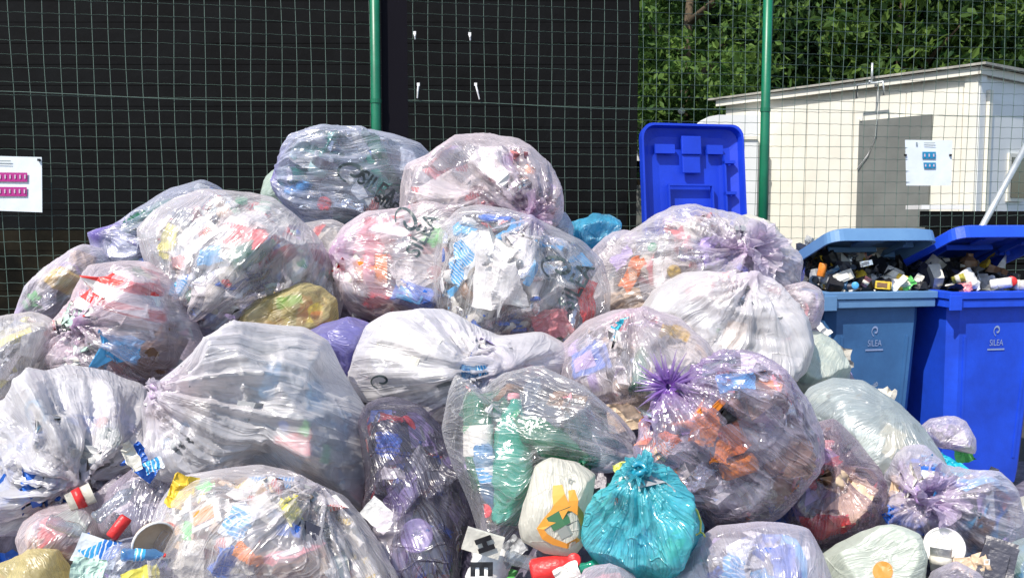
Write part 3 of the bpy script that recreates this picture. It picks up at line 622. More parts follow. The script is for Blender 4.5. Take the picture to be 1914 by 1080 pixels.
# ---------------- bag film ----------------
FILM = {}
def filmmat(name, col, pcol, base=.35, rough=.2, tint=None, ptint=None, bump=.48, gl=1.0, var=.14, fs=22, iso=False, lnw=1.0):
    m, nt = newmat(name); L = nt.links.new
    tc = nd(nt, 'ShaderNodeTexCoord'); ag = nd(nt, 'ShaderNodeAttribute', attribute_name='gather'); ap = nd(nt, 'ShaderNodeAttribute', attribute_name='pleat')
    nA = nd(nt, 'ShaderNodeTexNoise', i_Scale=9, i_Detail=1.5, i_Roughness=.6); L(ap.outputs['Vector'], nA.inputs['Vector'])
    nB = nd(nt, 'ShaderNodeTexNoise', i_Scale=fs, i_Detail=4, i_Roughness=.55, i_Distortion=1.2); L(tc.outputs['Object'], nB.inputs['Vector'])
    nB.noise_type = 'RIDGED_MULTIFRACTAL'

    mpn = nd(nt, 'ShaderNodeMapping'); mpn.inputs['Scale'].default_value = (2.5, 9, 4.5) if iso else (1, 5, 2.2); mpn.inputs['Rotation'].default_value = (.5, .7, .4+len(FILM)*.5); L(tc.outputs['Object'], mpn.inputs['Vector'])
    nC = nd(nt, 'ShaderNodeTexNoise', i_Scale=5, i_Detail=2, i_Distortion=.4); L(mpn.outputs[0], nC.inputs['Vector'])
    nL = nd(nt, 'ShaderNodeTexNoise', i_Scale=5, i_Detail=2); L(tc.outputs['Object'], nL.inputs['Vector'])
    def math_(op, a, b=None, c=None):
        n = nd(nt, 'ShaderNodeMath', operation=op)
        for i, x in enumerate((a, b, c)):
            if x is None: continue
            if isinstance(x, (int, float)): n.inputs[i].default_value = x
            else: L(x, n.inputs[i])
        return n.outputs[0]
    def lines(vec, sc, wd, det=1.0, dist=.3):
        n = nd(nt, 'ShaderNodeTexNoise', i_Scale=sc, i_Detail=det, i_Distortion=dist); L(vec, n.inputs['Vector'])
        q = math_('ABSOLUTE', math_('SUBTRACT', n.outputs['Fac'], .5)); mr = nd(nt, 'ShaderNodeMapRange', interpolation_type='SMOOTHSTEP'); mr.inputs[1].default_value = 0; mr.inputs[2].default_value = wd; mr.inputs[3].default_value = 1; mr.inputs[4].default_value = 0
        L(q, mr.inputs[0]); return mr.outputs[0]
    mp2 = nd(nt, 'ShaderNodeMapping'); mp2.inputs['Scale'].default_value = (9, 2.5, 6) if iso else (.8, 7, 4); mp2.inputs['Rotation'].default_value = (.9, .3, 1.1+len(FILM)*.7); L(tc.outputs['Object'], mp2.inputs['Vector'])
    l1 = lines(ap.outputs['Vector'], 7, .05); l2 = lines(mpn.outputs[0], 2.2, .02); l3 = lines(mp2.outputs[0], 1.8, .018)
    nG = nd(nt, 'ShaderNodeTexNoise', i_Scale=3.3, i_Detail=1); L(tc.outputs['Object'], nG.inputs['Vector'])
    gate = nd(nt, 'ShaderNodeMapRange'); gate.inputs[1].default_value = .42; gate.inputs[2].default_value = .62; L(nG.outputs['Fac'], gate.inputs[0])
    gi = math_('SUBTRACT', 1.0, gate.outputs[0])
    ln = math_('ADD', math_('MULTIPLY', l1, .5 if iso else .8), math_('ADD', math_('MULTIPLY', l2, math_('MULTIPLY', gate.outputs[0], .8)), math_('MULTIPLY', l3, math_('MULTIPLY', gi, .8))))
    h = math_('ADD', math_('MULTIPLY', nA.outputs['Fac'], .5 if iso else .8), math_('ADD', math_('MULTIPLY', nB.outputs['Fac'], .12 if iso else .03), math_('ADD', math_('MULTIPLY', nC.outputs['Fac'], .6 if iso else .42), math_('MULTIPLY', ln, .42*lnw))))
    b = nd(nt, 'ShaderNodeBump', i_Strength=bump, i_Distance=.022); L(h, b.inputs['Height'])
    lw = nd(nt, 'ShaderNodeLayerWeight', i_Blend=.5); L(b.outputs[0], lw.inputs['Normal'])
    fac3 = math_('POWER', lw.outputs['Facing'], 3.0)
    op = math_('MULTIPLY_ADD', math_('SUBTRACT', nL.outputs['Fac'], .5), var*3, base)
    op = math_('MULTIPLY_ADD', math_('SUBTRACT', nC.outputs['Fac'], .5), var*1.6, op)
    op = math_('MULTIPLY_ADD', ln, .17*lnw, op); op = math_('MULTIPLY_ADD', ag.outputs['Fac'], .55, op); op = math_('MULTIPLY_ADD', fac3, .60, op)
    cl = nd(nt, 'ShaderNodeClamp', i_Min=.03, i_Max=.97); L(op, cl.inputs[0])
    mc = nd(nt, 'ShaderNodeMix', data_type='RGBA'); L(ag.outputs['Fac'], mc.inputs[0]); mc.inputs[6].default_value = c4(col); mc.inputs[7].default_value = c4(pcol)
    mt = nd(nt, 'ShaderNodeMix', data_type='RGBA'); L(ag.outputs['Fac'], mt.inputs[0]); mt.inputs[6].default_value = c4(tint or (.98,.97,.99)); mt.inputs[7].default_value = c4(ptint or (.70,.55,.85))
    t = nd(nt, 'ShaderNodeBsdfTransparent'); L(mt.outputs[2], t.inputs[0])
    d = nd(nt, 'ShaderNodeBsdfDiffuse'); L(mc.outputs[2], d.inputs[0]); L(b.outputs[0], d.inputs['Normal'])
    tr = nd(nt, 'ShaderNodeBsdfTranslucent'); L(mc.outputs[2], tr.inputs[0])
    bd = nd(nt, 'ShaderNodeMixShader'); bd.inputs[0].default_value = .45; L(d.outputs[0], bd.inputs[1]); L(tr.outputs[0], bd.inputs[2])
    m1 = nd(nt, 'ShaderNodeMixShader'); L(cl.outputs[0], m1.inputs[0]); L(t.outputs[0], m1.inputs[1]); L(bd.outputs[0], m1.inputs[2])
    g = nd(nt, 'ShaderNodeBsdfGlossy', i_Roughness=rough+.07); g.inputs[0].default_value = (1,1,1,1); L(b.outputs[0], g.inputs['Normal'])
    gf = math_('MULTIPLY_ADD', fac3, .22*gl, .085*gl)
    m2 = nd(nt, 'ShaderNodeMixShader'); L(gf, m2.inputs[0]); L(m1.outputs[0], m2.inputs[1]); L(g.outputs[0], m2.inputs[2])
    out = nd(nt, 'ShaderNodeOutputMaterial'); L(m2.outputs[0], out.inputs[0])
    FILM[name] = m; return m
LV = (.62,.56,.76)
filmmat('lilac_film', (.92,.85,.95), (.60,.40,.76), .34)
filmmat('clear_film', (.95,.91,.93), (.74,.56,.82), .27, .17)
filmmat('glassy_film', (.93,.92,.92), (.70,.6,.8), .09, .14, gl=.9, var=.08)
filmmat('milky_film', (.92,.90,.92), (.74,.58,.80), .66, .28, bump=.5, var=.10, lnw=.45)
filmmat('grey_film', (.88,.86,.87), (.74,.58,.80), .60, .26, bump=.5, var=.10, lnw=.45)
filmmat('blue_film', (.76,.79,.93), (.34,.26,.74), .23, .18, (.90,.93,.99), (.45,.40,.85))
filmmat('violet_film', (.82,.72,.86), (.22,.05,.50), .18, .15, (.96,.93,.98), (.45,.22,.72))
filmmat('pink_film', (.95,.86,.90), (.72,.46,.74), .30, .2, (.98,.95,.97), (.8,.55,.8))
filmmat('mauve_film', (.55,.44,.52), (.40,.2,.45), .20, .2, (.93,.87,.91), (.5,.35,.6))
filmmat('green_film', (.72,.84,.76), (.35,.6,.5), .45, .2, (.9,.97,.92), (.5,.8,.6))
filmmat('opaque_violet_film', (.26,.24,.58), (.2,.16,.5), .93, .3, var=.02, iso=True)
filmmat('turquoise_film', (.16,.82,.94), (.03,.45,.62), .62, .14, (.3,.85,.9), (.1,.7,.8), var=.06, bump=.8, iso=True)
filmmat('sky_film', (.10,.55,.82), (.05,.4,.7), .85, .22, (.3,.7,.9), (.2,.6,.9), var=.08, bump=.9, iso=True)
filmmat('cream_film', (.82,.80,.70), (.76,.74,.65), .90, .35, (.9,.88,.8), (.9,.88,.8), var=.05, gl=.6, iso=True)
filmmat('mint_film', (.80,.86,.76), (.72,.82,.74), .80, .3, (.85,.95,.88), (.8,.9,.84), var=.1, gl=.7, iso=True)
filmmat('sage_film', (.62,.70,.70), (.62,.70,.70), .52, .25, (.9,.95,.95), (.8,.9,.9), var=.12)
filmmat('dark_film', (.26,.24,.31), (.14,.12,.2), .30, .2, (.82,.80,.88), (.4,.4,.6), var=.15, bump=.8)
filmmat('yellow_film', (.88,.76,.36), (.8,.66,.3), .45, .3, (.97,.9,.6), (.9,.8,.4), var=.15, iso=True)
filmmat('black_film', (.012,.012,.016), (.01,.01,.014), .97, .22, var=.02, bump=.9)
S['print'] = pmat('dark_green_ink', (.06,.085,.09), .4)
S['inkorange'] = pmat('orange_ink', (.82,.34,.05), .4); S['inkgreen'] = pmat('green_ink', (.06,.17,.08), .4); S['inkgrey'] = pmat('grey_ink', (.25,.26,.24), .5)
def film_attrs(me, pl, ga):
    a = me.attributes.new('pleat', 'FLOAT_VECTOR', 'POINT'); a.data.foreach_set('vector', np.asarray(pl, dtype=np.float32).ravel())
    g = me.attributes.new('gather', 'FLOAT', 'POINT'); g.data.foreach_set('value', np.asarray(ga, dtype=np.float32).ravel())
class Bag: pass
BAGS = []
def catmull(pts, n=8):
    out = []; m_ = len(pts)
    for i in range(m_):
        p0, p1, p2, p3 = (np.array(pts[(i+k) % m_], float) for k in (-1, 0, 1, 2))
        for j in range(n):
            t = j/n; out.append(.5*((2*p1)+(-p0+p2)*t+(2*p0-5*p1+4*p2-p3)*t*t+(-p0+3*p1-3*p2+p3)*t**3))
    return np.array(out)
def bag(key, poly, Y, D, film, label, knot=None, kfront=False, tuft=None, pleat=1.0, crumple=1.0, N=None, seed=None, gath=1.0, cat='rubbish bag', name='rubbish_bag', group='tied bags on the rubbish heap', facet=1.0, power=1.0):
    crk = 1.0 if film in ('turquoise_film','sky_film','yellow_film','cream_film','mint_film','opaque_violet_film','black_film') else 0.0
    mx_ = sum(p[0] for p in poly)/len(poly); my_ = sum(p[1] for p in poly)/len(poly); gr = 1.0 if crk else 1.045; poly = [(mx_+(x-mx_)*gr, my_+(y-my_)*gr) for x, y in poly]
    seed = seed or hash_s(key) % 9973; rg = np.random.default_rng(seed)
    cx = sum(p[0] for p in poly)/len(poly); cy = sum(p[1] for p in poly)/len(poly)
    c = at(cx, cy, Y); w = (c-CAMP).normalized(); u = w.cross(Vector((0,0,1))).normalized(); v = u.cross(w)
    def loc2(px, py):
        r = ray(px, py); t = (c-CAMP).dot(w)/r.dot(w); q = CAMP+r*t-c; return q.dot(u), q.dot(v)
    pl_ = [loc2(*p) for p in poly]; A2 = catmull(pl_); A3 = np.array([np.array(pl_[i])*(1-t)+np.array(pl_[(i+1) % len(pl_)])*t for i in range(len(pl_)) for t in np.arange(8)/8]); A2 = A2*.35+A3*.65
    th = np.arctan2(A2[:,1], A2[:,0]); rr = np.hypot(A2[:,0], A2[:,1]); o_ = np.argsort(th); th, rr = th[o_], rr[o_]
    grid = np.linspace(-math.pi, math.pi, 361)[:-1]
    R = np.interp(grid, np.concatenate([th-2*math.pi, th, th+2*math.pi]), np.concatenate([rr, rr, rr]))
    kk = np.exp(-np.linspace(-3,3,7)**2/1.6); kk /= kk.sum(); R = np.convolve(np.concatenate([R[-3:], R, R[:3]]), kk, 'valid')
    def rof(t): return np.interp(t, np.concatenate([grid, [math.pi]]), np.concatenate([R, [R[0]]]))
    size = R.mean()
    pxs = (max(p[0] for p in poly)-min(p[0] for p in poly)+max(p[1] for p in poly)-min(p[1] for p in poly))/2
    N = N or int(max(22, min(68, pxs/(6.2 if not crk else 3.4))))
    n, Fc = cubesphere(N); n = n.copy()
    rho = np.hypot(n[:,0], n[:,1]); t_ = np.arctan2(n[:,1], n[:,0]); Rt = rof(t_)
    # facets: the film is stretched over angular things
    K = 17; m_ = rg.normal(size=(K,3)); m_ /= np.linalg.norm(m_, axis=1)[:,None]; dk = rg.uniform(.72,1.0,K)
    dt = n @ m_.T; s = np.min(np.where(dt > .2, dk/np.maximum(dt,.2), 9), axis=1); s = np.minimum(s, 1.14)
    sm = 1+(s-1)*facet*.95; sm *= 1+.07*facet
    edge = rho**3; 
    sxy = sm*(1-edge)+ (1+(sm-1)*.32)*edge     # keep the traced outline
    X = n[:,0]*Rt*sxy; Yv = n[:,1]*Rt*sxy
    Zz = np.sign(n[:,2])*np.abs(n[:,2])**power*D*sm
    # knot frame
    if knot:
        a, b = loc2(*knot); rk = math.hypot(a, b); Rk = float(rof(math.atan2(b, a))); q = min(.93, rk/Rk); kd = np.array([q*a/(rk+1e-9), q*b/(rk+1e-9), math.sqrt(1-q*q)])
    else:
        a0 = rg.uniform(0, 6.28); kd = np.array([math.cos(a0)*.9, math.sin(a0)*.9, -.435])
    kd /= np.linalg.norm(kd); e1 = np.cross(kd, [0.1,0.2,1]); e1 /= np.linalg.norm(e1); e2 = np.cross(kd, e1)
    al = np.arccos(np.clip(n @ kd, -1, 1)); ps = np.arctan2(n @ e2, n @ e1)
    NR = np.stack([n[:,0]/np.maximum(Rt,.02), n[:,1]/np.maximum(Rt,.02), n[:,2]/D], 1); NR /= np.linalg.norm(NR, axis=1)[:,None]
    cp, sp = np.cos(ps), np.sin(ps)
    q1 = np.stack([cp*3.2, sp*3.2, al*1.1+seed*.37], 1); q2 = np.stack([cp*7, sp*7, al*1.6+seed*.11], 1); q3 = np.stack([cp*13, sp*13, al*1.8], 1)
    env = al/(al+.22)*np.exp(-al/.8); lo_ = np.clip(al/.7, 0, 1)
    P0 = np.stack([X, Yv, Zz], 1)
    td = rg.normal(size=3); td /= np.linalg.norm(td); al_ = (P0 @ td)[:,None]*td
    ani = (P0-al_*.80)
    k_s = min(1.2, size/.28)
    disp = (.050*ridge(q1, seed)+.034*ridge(q2, seed+3)+(.010*ridge(q3, seed+5)+(1-crk)*.024*np.exp(-np.abs(vn(q2*1.1+5, seed+6))/.10))*lo_)*env*(1-.75*rho**8)*pleat*k_s*(1.5 if knot else .8)
    ak = .25 if crk else 1.0; tri_ = 0
    if crk:
        Wp = P0+.035*np.stack([vn(P0*6+k_*7, seed+30+k_) for k_ in range(3)], 1)
        for k_ in range(14):
            dv = rg.normal(size=3); dv /= np.linalg.norm(dv); fr = rg.uniform(4, 20); q_ = (Wp @ dv)*fr+rg.random(); tri_ = tri_+(.11/fr)*(.45+.55*vn(P0*5+k_*11, seed+k_))*(1-4*np.abs(q_-np.floor(q_)-.5))*.6
    disp += k_s*crumple*(.026*vn(P0*4+seed, seed+7)+ak*.010*ridge(ani*12+seed, seed+8)+.005*ridge(P0*11+seed, seed+9)+(1-crk)*.008*np.exp(-np.abs(vn(ani*13+3, seed+12))/.07)+.0012*ridge(ani*36, seed+10)+crk*(tri_+.006*ridge(P0*8+2, seed+20)))
    if knot and kfront: disp += -.025*k_s*np.exp(-(al/.42)**2)+.05*k_s*np.exp(-(al/.10)**2)
    elif knot: disp += .05*k_s*np.exp(-(al/.16)**2)
    inpl = 1-(.65 if kfront or not knot else .92)*rho**4
    P = P0+NR*(disp*1.0)[:,None]*np.stack([inpl, inpl, np.ones_like(inpl)], 1)
    Pw = P[:,0:1]*np.array(u[:])+P[:,1:2]*np.array(v[:])-P[:,2:3]*np.array(w[:])
    zmin = Pw[:,2].min()
    if c.z+zmin < .02: Pw[:,2] = np.maximum(Pw[:,2], .02-c.z)
    me = bpy.data.meshes.new(name); me.from_pydata(Pw.tolist(), [], Fc.tolist()); me.materials.append(FILM[film]); me.polygons.foreach_set('use_smooth', [True]*len(me.polygons)); me.update()
    ga = gath*np.clip(np.exp(-al/.16)*1.0+ .25*np.exp(-al/.45), 0, 1) if knot else np.zeros(len(al))
    film_attrs(me, np.stack([cp*1.6, sp*1.6, al*.22+seed*.1], 1), ga)
    o = link(bpy.data.objects.new(name, me)); o.location = c
    tag(o, label, cat, group)
    g = Bag(); g.o = o; g.c = c; g.u, g.v, g.w = u, v, w; g.poly = poly; g.D = D; g.size = size; g.Y = Y; g.key = key; g.zones = []; g.label = label
    g.bvh = BVHTree.FromPolygons([Vector(p)+c for p in Pw], Fc.tolist()); g.film = film; g.rof = rof; g.loc2 = loc2
    if knot:
        h = g.hit(*knot) if hasattr(g, 'hit') else None
        i = int(np.argmax(n @ kd)); kp = Vector(Pw[i]); kn = (u*float(NR[i,0])+v*float(NR[i,1])-w*float(NR[i,2])).normalized()
        if tuft: make_tuft(g, kp, kn, tuft, film, seed)
    BAGS.append(g); return g
def bag_hit(g, px, py):
    r = ray(px, py).normalized(); h = g.bvh.ray_cast(CAMP, r)
    return (h[0], h[1] if h[1].dot(r) < 0 else -h[1]) if h[0] is not None else (None, None)
def make_tuft(g, kp, kn, tuft, film, seed):
    """gathered neck and ruffled mouth of a tied bag. tuft: dict(dir=(px dx,dy), len, r, spread, toward)"""
    dx, dy = tuft.get('dir', (0, 0)); d = (g.u*dx - g.v*dy - g.w*tuft.get('toward', .3) + kn*.25).normalized()
    a = d.orthogonal().normalized(); b = d.cross(a); Ln = tuft['len']; r1 = tuft['r']; vs = []; fs = []; pl = []; ga = []
    nk, ns = 84, 15
    for layer in range(tuft.get('layers', 3)):
        base = len(vs); sd = seed+layer*17; sc = 1-.25*layer
        ang = np.linspace(0, 2*math.pi, nk, endpoint=False)
        for j in range(ns):
            s_ = j/(ns-1); q = np.stack([np.cos(ang)*2.6, np.sin(ang)*2.6, np.full(nk, s_*1.2+sd)], 1)
            rf = vn(q, sd)+.6*vn(q*2.1, sd+1); rad = (.012+(r1*sc-.012)*(s_**1.1))*(1+.55*s_*rf)
            ax = -.02+Ln*sc*(s_ - .35*s_**2*tuft.get('fold', 1.0)) + r1*.5*s_*vn(q*1.7+5, sd+2)
            for k in range(nk):
                p = kp+d*float(ax[k])+(a*math.cos(ang[k])+b*math.sin(ang[k]))*float(abs(rad[k])); vs.append(p[:]); pl.append((math.cos(ang[k])*2.2, math.sin(ang[k])*2.2, s_*.3+sd)); ga.append(min(1, tuft.get('g', .75)*(1.15-.6*s_)))
        for j in range(ns-1):
            for k in range(nk): k2 = (k+1) % nk; fs.append((base+j*nk+k, base+j*nk+k2, base+(j+1)*nk+k2, base+(j+1)*nk+k))
    o = mesh('gathered_mouth', vs, fs, FILM[film], g.o, True); film_attrs(o.data, pl, ga)
    if tuft.get('star'):
        starburst(g, kp, d, a, b, film, tuft, seed)
    w = MB(); R_ = .016
    pts = [kp+d*.006*math.sin(t*2)+(a*math.cos(t)+b*math.sin(t))*R_ for t in [i*2*math.pi/14 for i in range(15)]]; w.tube(pts, .007, 7, False)
    kt = w.obj('knot', FILM[film], g.o, True); film_attrs(kt.data, [(0,0,0)]*len(w.v), [1]*len(w.v))
def starburst(g, kp, d, a, b, film, tuft, seed):
    rg = np.random.default_rng(seed); vs = []; fs = []; ga = []
    for i in range(tuft['star']):
        t = 2*math.pi*i/tuft['star']+rg.uniform(-.12,.12); L_ = tuft['r']*rg.uniform(1.1,2.3); wd = rg.uniform(.004,.010); r_ = a*math.cos(t)+b*math.sin(t); s_ = d.cross(r_); base = len(vs); lift = rg.uniform(.1,.7)
        for j in range(7):
            q = j/6; p = kp+r_*(.008+L_*q)+d*(.02+lift*L_*q*(1-.55*q)); k_ = wd*(1-q*.92)*(.5+1.3*q if q < .4 else 1.02)
            vs += [p+s_*k_, p+d*k_*1.3, p-s_*k_]; ga += [1-.55*q]*3
        for j in range(6):
            o_ = base+j*3; fs += [(o_, o_+1, o_+4, o_+3), (o_+1, o_+2, o_+5, o_+4)]
    o = mesh('film_spikes', vs, fs, FILM[film], g.o, True); film_attrs(o.data, [(0,0,0)]*len(vs), ga)
def inbag(g, px, py, depth):
    P, nr = bag_hit(g, px, py)
    if P is None:
        P = at(px, py, g.Y); return P, None
    r = (P-CAMP).normalized(); return P+r*depth, nr
def put(g, kind, px, py, Lpx, ang, mat, label, cat, depth=.03, **k):
    """a thing just under the film of bag g"""
    P, nr = inbag(g, px, py, 0); L_ = Lpx*(P-CAMP).dot(FW)/F
    th = {'bottle': .15, 'jug':.2, 'can': .27, 'cup': .36, 'tub':.36, 'carton': .26}.get(kind, .085 if kind == 'wrap' else .055)*L_
    if kind in ('bottle', 'jug', 'cup', 'tub') and k.get('asp'): th = k['asp']*L_
    depth = max(depth, 0)*.5+.004; ra_ = math.radians(ang)
    asp_ = {'bottle': .17, 'jug': .3, 'can': .3, 'cup': .36, 'tub': .4, 'carton': .34, 'cap': .5, 'disc': .5}.get(kind, (k.get('asp') or .7)*.55)
    g.zones.append((px, py, math.cos(ra_), math.sin(ra_), Lpx*.52, Lpx*max(asp_, .12)))
    o = item(kind, P+(P-CAMP).normalized()*depth-(nr if nr else g.w*-1)*th, L_, ang, mat, label, cat, nrm=nr, **k)
    bpy.context.view_layer.update()
    for ob in [o]+list(o.children):
        if ob.type == 'MESH':
            Mo = ob.matrix_world.copy(); V0 = np.array([v.co[:] for v in ob.data.vertices]); V1 = press(g, V0, .004 if ob.name.startswith(('paper_label','label_panel','printed_band')) else .007, Mo)
            ob.data.vertices.foreach_set('co', V1.ravel()); ob.data.update()
    return o
def loose(kind, px, py, Y, Lpx, ang, mat, label, cat, **k):
    P = at(px, py, Y); return item(kind, P, Lpx*Y/F, ang, mat, label, cat, **k)
def press(g, V, m=.005, M0=None):
    """keep points inside the film of bag g: whatever would poke through is pressed back against it"""
    out = np.array(V, dtype=float); Mi = M0.inverted() if M0 is not None else None; cen = g.c+g.w*.0
    for i in range(len(out)):
        p = Vector(out[i]); q = M0 @ p if M0 is not None else p
        loc, nr, ix, ds_ = g.bvh.find_nearest(q)
        if loc is None: continue
        dd = (q-loc).dot(nr)
        if dd > -m:
            q = loc-nr*(m+.004*(i % 3)/3); out[i] = (Mi @ q if Mi is not None else q)[:]
    return out
def lettering(g, px, py, size_px, ang, txt='SILEA', swirl=True, name='printed_lettering', part='text', mat='print', sx=1.0):
    """print laid on the film, following its folds"""
    sets = []
    if part == 'text':
        me = text_mesh(txt, 1.0, .015); bm = bmesh.new(); bm.from_mesh(me); bmesh.ops.triangulate(bm, faces=bm.faces[:])
        bmesh.ops.subdivide_edges(bm, edges=[e for e in bm.edges if e.calc_length() > .18], cuts=2); bmesh.ops.triangulate(bm, faces=bm.faces[:])
        sets = [(v.co.x*sx, v.co.y) for v in bm.verts]; fs = [tuple(v.index for v in f.verts) for f in bm.faces]; bm.free()
    elif part == 'swirl': sets, fs = ribbon(swirl_pts(), .13)
    else: sets, fs = part
    ca, sa = math.cos(math.radians(ang)), math.sin(math.radians(ang)); vs = []
    for x, y in sets:
        X_, Y_ = px+(x*ca-y*sa)*size_px, py-(x*sa+y*ca)*size_px
        P, nr = bag_hit(g, X_, Y_)
        if P is None: P = at(X_, Y_, g.Y); nr = -g.w
        vs.append(P+(CAMP-P).normalized()*.0035-g.c)
    o = mesh(name, vs, fs, S[mat], g.o); return o
def pip(x, y, poly):
    r = False; j = len(poly)-1
    for i in range(len(poly)):
        xi, yi = poly[i]; xj, yj = poly[j]
        if (yi > y) != (yj > y) and x < (xj-xi)*(y-yi)/(yj-yi)+xi: r = not r
        j = i
    return r
FILLS = []
def filling(*a_, **k_): FILLS.append((a_, k_))
def fill_now(g, pal, n=60, sz=(.03, .12), dmin=.008, dmax=.16, label=None):
    """crumpled odds and ends that nobody could count, seen through the film"""
    rg = np.random.default_rng(hash_s(g.key)+5); xs = [p[0] for p in g.poly]; ys = [p[1] for p in g.poly]
    mats = list(dict.fromkeys(pal)); V_ = []; F_ = []; MI = []; b = 0; tries = 0; k = 0; n = int(n*1.05); sz = (sz[0]*2.0, sz[1]*2.0); SM = []; caps = [mats.index(x) for x in mats if x in ('red','blue','white','green','yellow')] or [0]
    while k < n and tries < n*4:
        tries += 1; px, py = rg.uniform(min(xs), max(xs)), rg.uniform(min(ys), max(ys))
        if not pip(px, py, g.poly): continue
        if any(abs((px-x_)*ca_+(py-y_)*-sa_) < hl_ and abs((px-x_)*sa_+(py-y_)*ca_) < hw_ for x_, y_, ca_, sa_, hl_, hw_ in g.zones) and rg.random() < .93: continue
        P, nr = bag_hit(g, px, py)
        if P is None: continue
        # distance from the outline limits how deep and how large
        a_, b_ = g.loc2(px, py); e = 1-math.hypot(a_, b_)/float(g.rof(math.atan2(b_, a_)))
        if e < .05: continue
        L_ = rg.uniform(*sz)*min(1, .35+e*2.0); P = P+g.w*(float(rg.uniform(dmin, dmax))*min(1, e*2.2)+L_*.12)-nr*L_*.25
        mi = mats.index(pal[rg.integers(len(pal))]); ty = rg.random()
        q = rg.normal(size=(3,3)); zz = np.array((nr*.8)[:])*1.3+q[0]*.45; zz /= np.linalg.norm(zz); xx = np.cross(q[1], zz); xx /= np.linalg.norm(xx); yy = np.cross(zz, xx); Rm = np.stack([xx, yy, zz])
        sm_ = False
        if ty < .42:
            p, f = sheet_pts(L_*1.1, L_*rg.uniform(.45,.9), 9, 7, .09, int(rg.integers(1e4)), .2)
        elif ty < .76:
            sm_ = True; L_ *= 1.35; w = MB(); r = L_*rg.uniform(.13,.2); w.lathe([(0,-L_/2),(r*.9,-L_*.49),(r,-L_*.42),(r*.95,-L_*.15),(r,0),(r*.96,L_*.15),(r*.8,L_*.28),(r*.36,L_*.40),(r*.33,L_*.44),(r*.4,L_*.445),(r*.4,L_/2),(0,L_/2)], 12, 'x'); p = np.array([v_[:] for v_ in w.v]); f = w.f; p[:,1:] += (vn(p/L_*4+k, k)*r*.25)[:,None]
        else:
            w = MB(); w.box((-L_/2,-L_*.32,-L_*.15), (L_/2, L_*.32, L_*.15)); p = np.array([v_[:] for v_ in w.v]); f = w.f; p += rg.normal(size=p.shape)*L_*.05
        V_.append(press(g, p @ Rm+np.array(P[:]), .014+.035*float(rg.random())*min(1, e*3))-np.array(g.c[:])); F_ += [tuple(i+b for i in q_) for q_ in f]; cp_ = caps[int(rg.integers(len(caps)))]; MI += ([mi]*(12*8)+[cp_]*(len(f)-96)) if sm_ else [mi]*len(f); SM += [sm_]*len(f); b += len(p); k += 1
    if not V_: return
    VV = np.concatenate(V_)
    o = mesh('rubbish_filling', VV, F_, [S[m_] for m_ in mats], None, False, MI); o.location = g.c; o.data.polygons.foreach_set('use_smooth', SM); o.data.update()
    tag(o, label or ('loose mixed packaging pressed inside the ' + g.key), kind='stuff')
Bag.hit = bag_hit
GEN = ['white','white','off','grey','pclear','pclear','pclear','silver','red','blue','pgreen','prnC','prnA','prnB','news','mint','brown','pink']
COOL = ['white','pclear','pclear','pclear','sky','blue','lilac','grey','prnB','silver','white']
MILK = ['white','off','grey','pclear','pclear','white','pink','silver','beige','pclear']
DARK = ['prnD','prnD','dark','lilac','black','red','blue','pclear','grey']
T = 'tied bags on the rubbish heap'
# ---- back row ----
b = bag('pale green bag behind the topmost bag', [(486,362),(492,338),(510,318),(535,312),(560,330),(560,370),(520,385),(492,378)], 4.4, .16, 'green_film', 'pale green bag peeping out left of the topmost bag')
filling(b, ['pgreen','pteal','white','mint'], 12)
t1 = bag('topmost bag with the silver swirl print', [(516,335),(528,292),(556,262),(606,245),(668,240),(735,250),(785,268),(812,300),(800,345),(780,395),(740,440),(690,452),(630,440),(578,420),(545,390),(524,366)], 4.15, .27, 'blue_film',
    'topmost clear bluish bag with dark lettering, in front of the green post', knot=(520,330), pleat=.8, N=68)
filling(t1, ['white','pclear','pclear','pclear','mint','pteal','sky','white','silver','off'], 80)
put(t1, 'bottle', 715, 290, 105, -62, 'pgreen', 'green bottle lying under the film at the top of the topmost bag', 'bottle', .0, mat2='green')
put(t1, 'bottle', 745, 345, 70, -55, 'pgreen', 'small green bottle right of the lettering in the topmost bag', 'bottle', .02, mat2='green')
put(t1, 'bottle', 570, 385, 90, -4, 'pclear', 'clear bottle with bright red cap in the topmost bag', 'bottle', .0, mat2='red')
put(t1, 'cap', 606, 380, 26, 0, 'red', 'bright red bottle cap pressed on the film of the topmost bag', 'cap', .005)
put(t1, 'wrap', 650, 383, 62, -12, 'silver', 'silvery pleated wrapper beside the red cap in the topmost bag', 'wrapper', .01, asp=.35)
put(t1, 'wrap', 705, 383, 45, 10, 'prnC', 'orange and cream wrapper at the bottom of the topmost bag', 'wrapper', .02)
put(t1, 'wrap', 765, 300, 50, 80, 'white', 'white paper scrap at the right of the topmost bag', 'paper', .02)
lettering(t1, 660, 322, 26, -10, part='swirl', name='printed_emblem'); lettering(t1, 705, 352, 42, -125+90, 'SILEA', sx=.8); lettering(t1, 730, 385, 30, -35, 'SILEA', sx=.9)
t2 = bag('top right bag', [(748,345),(758,305),(795,288),(828,270),(862,258),(905,250),(952,262),(992,288),(1022,310),(1042,350),(1044,385),(1030,425),(985,425),(935,410),(880,396),(820,400),(752,398)], 3.95, .25, 'pink_film',
    'pinkish clear bag at the top right with a purple tie', knot=(972,396), kfront=True, pleat=1.35, tuft=dict(dir=(.75,-.55), len=.13, r=.075, toward=.35, g=.8))
filling(t2, ['white','pclear','pclear','grey','pink','prnA','off','silver','lilac'], 70)
put(t2, 'sheet', 835, 355, 150, 24, 'prnA', 'red and white printed leaflet folded inside the top right bag', 'leaflet', .01, asp=.45)
put(t2, 'wrap', 800, 380, 70, 5, 'prnC', 'yellowish wrapper low on the left of the top right bag', 'wrapper', .015, asp=.5)
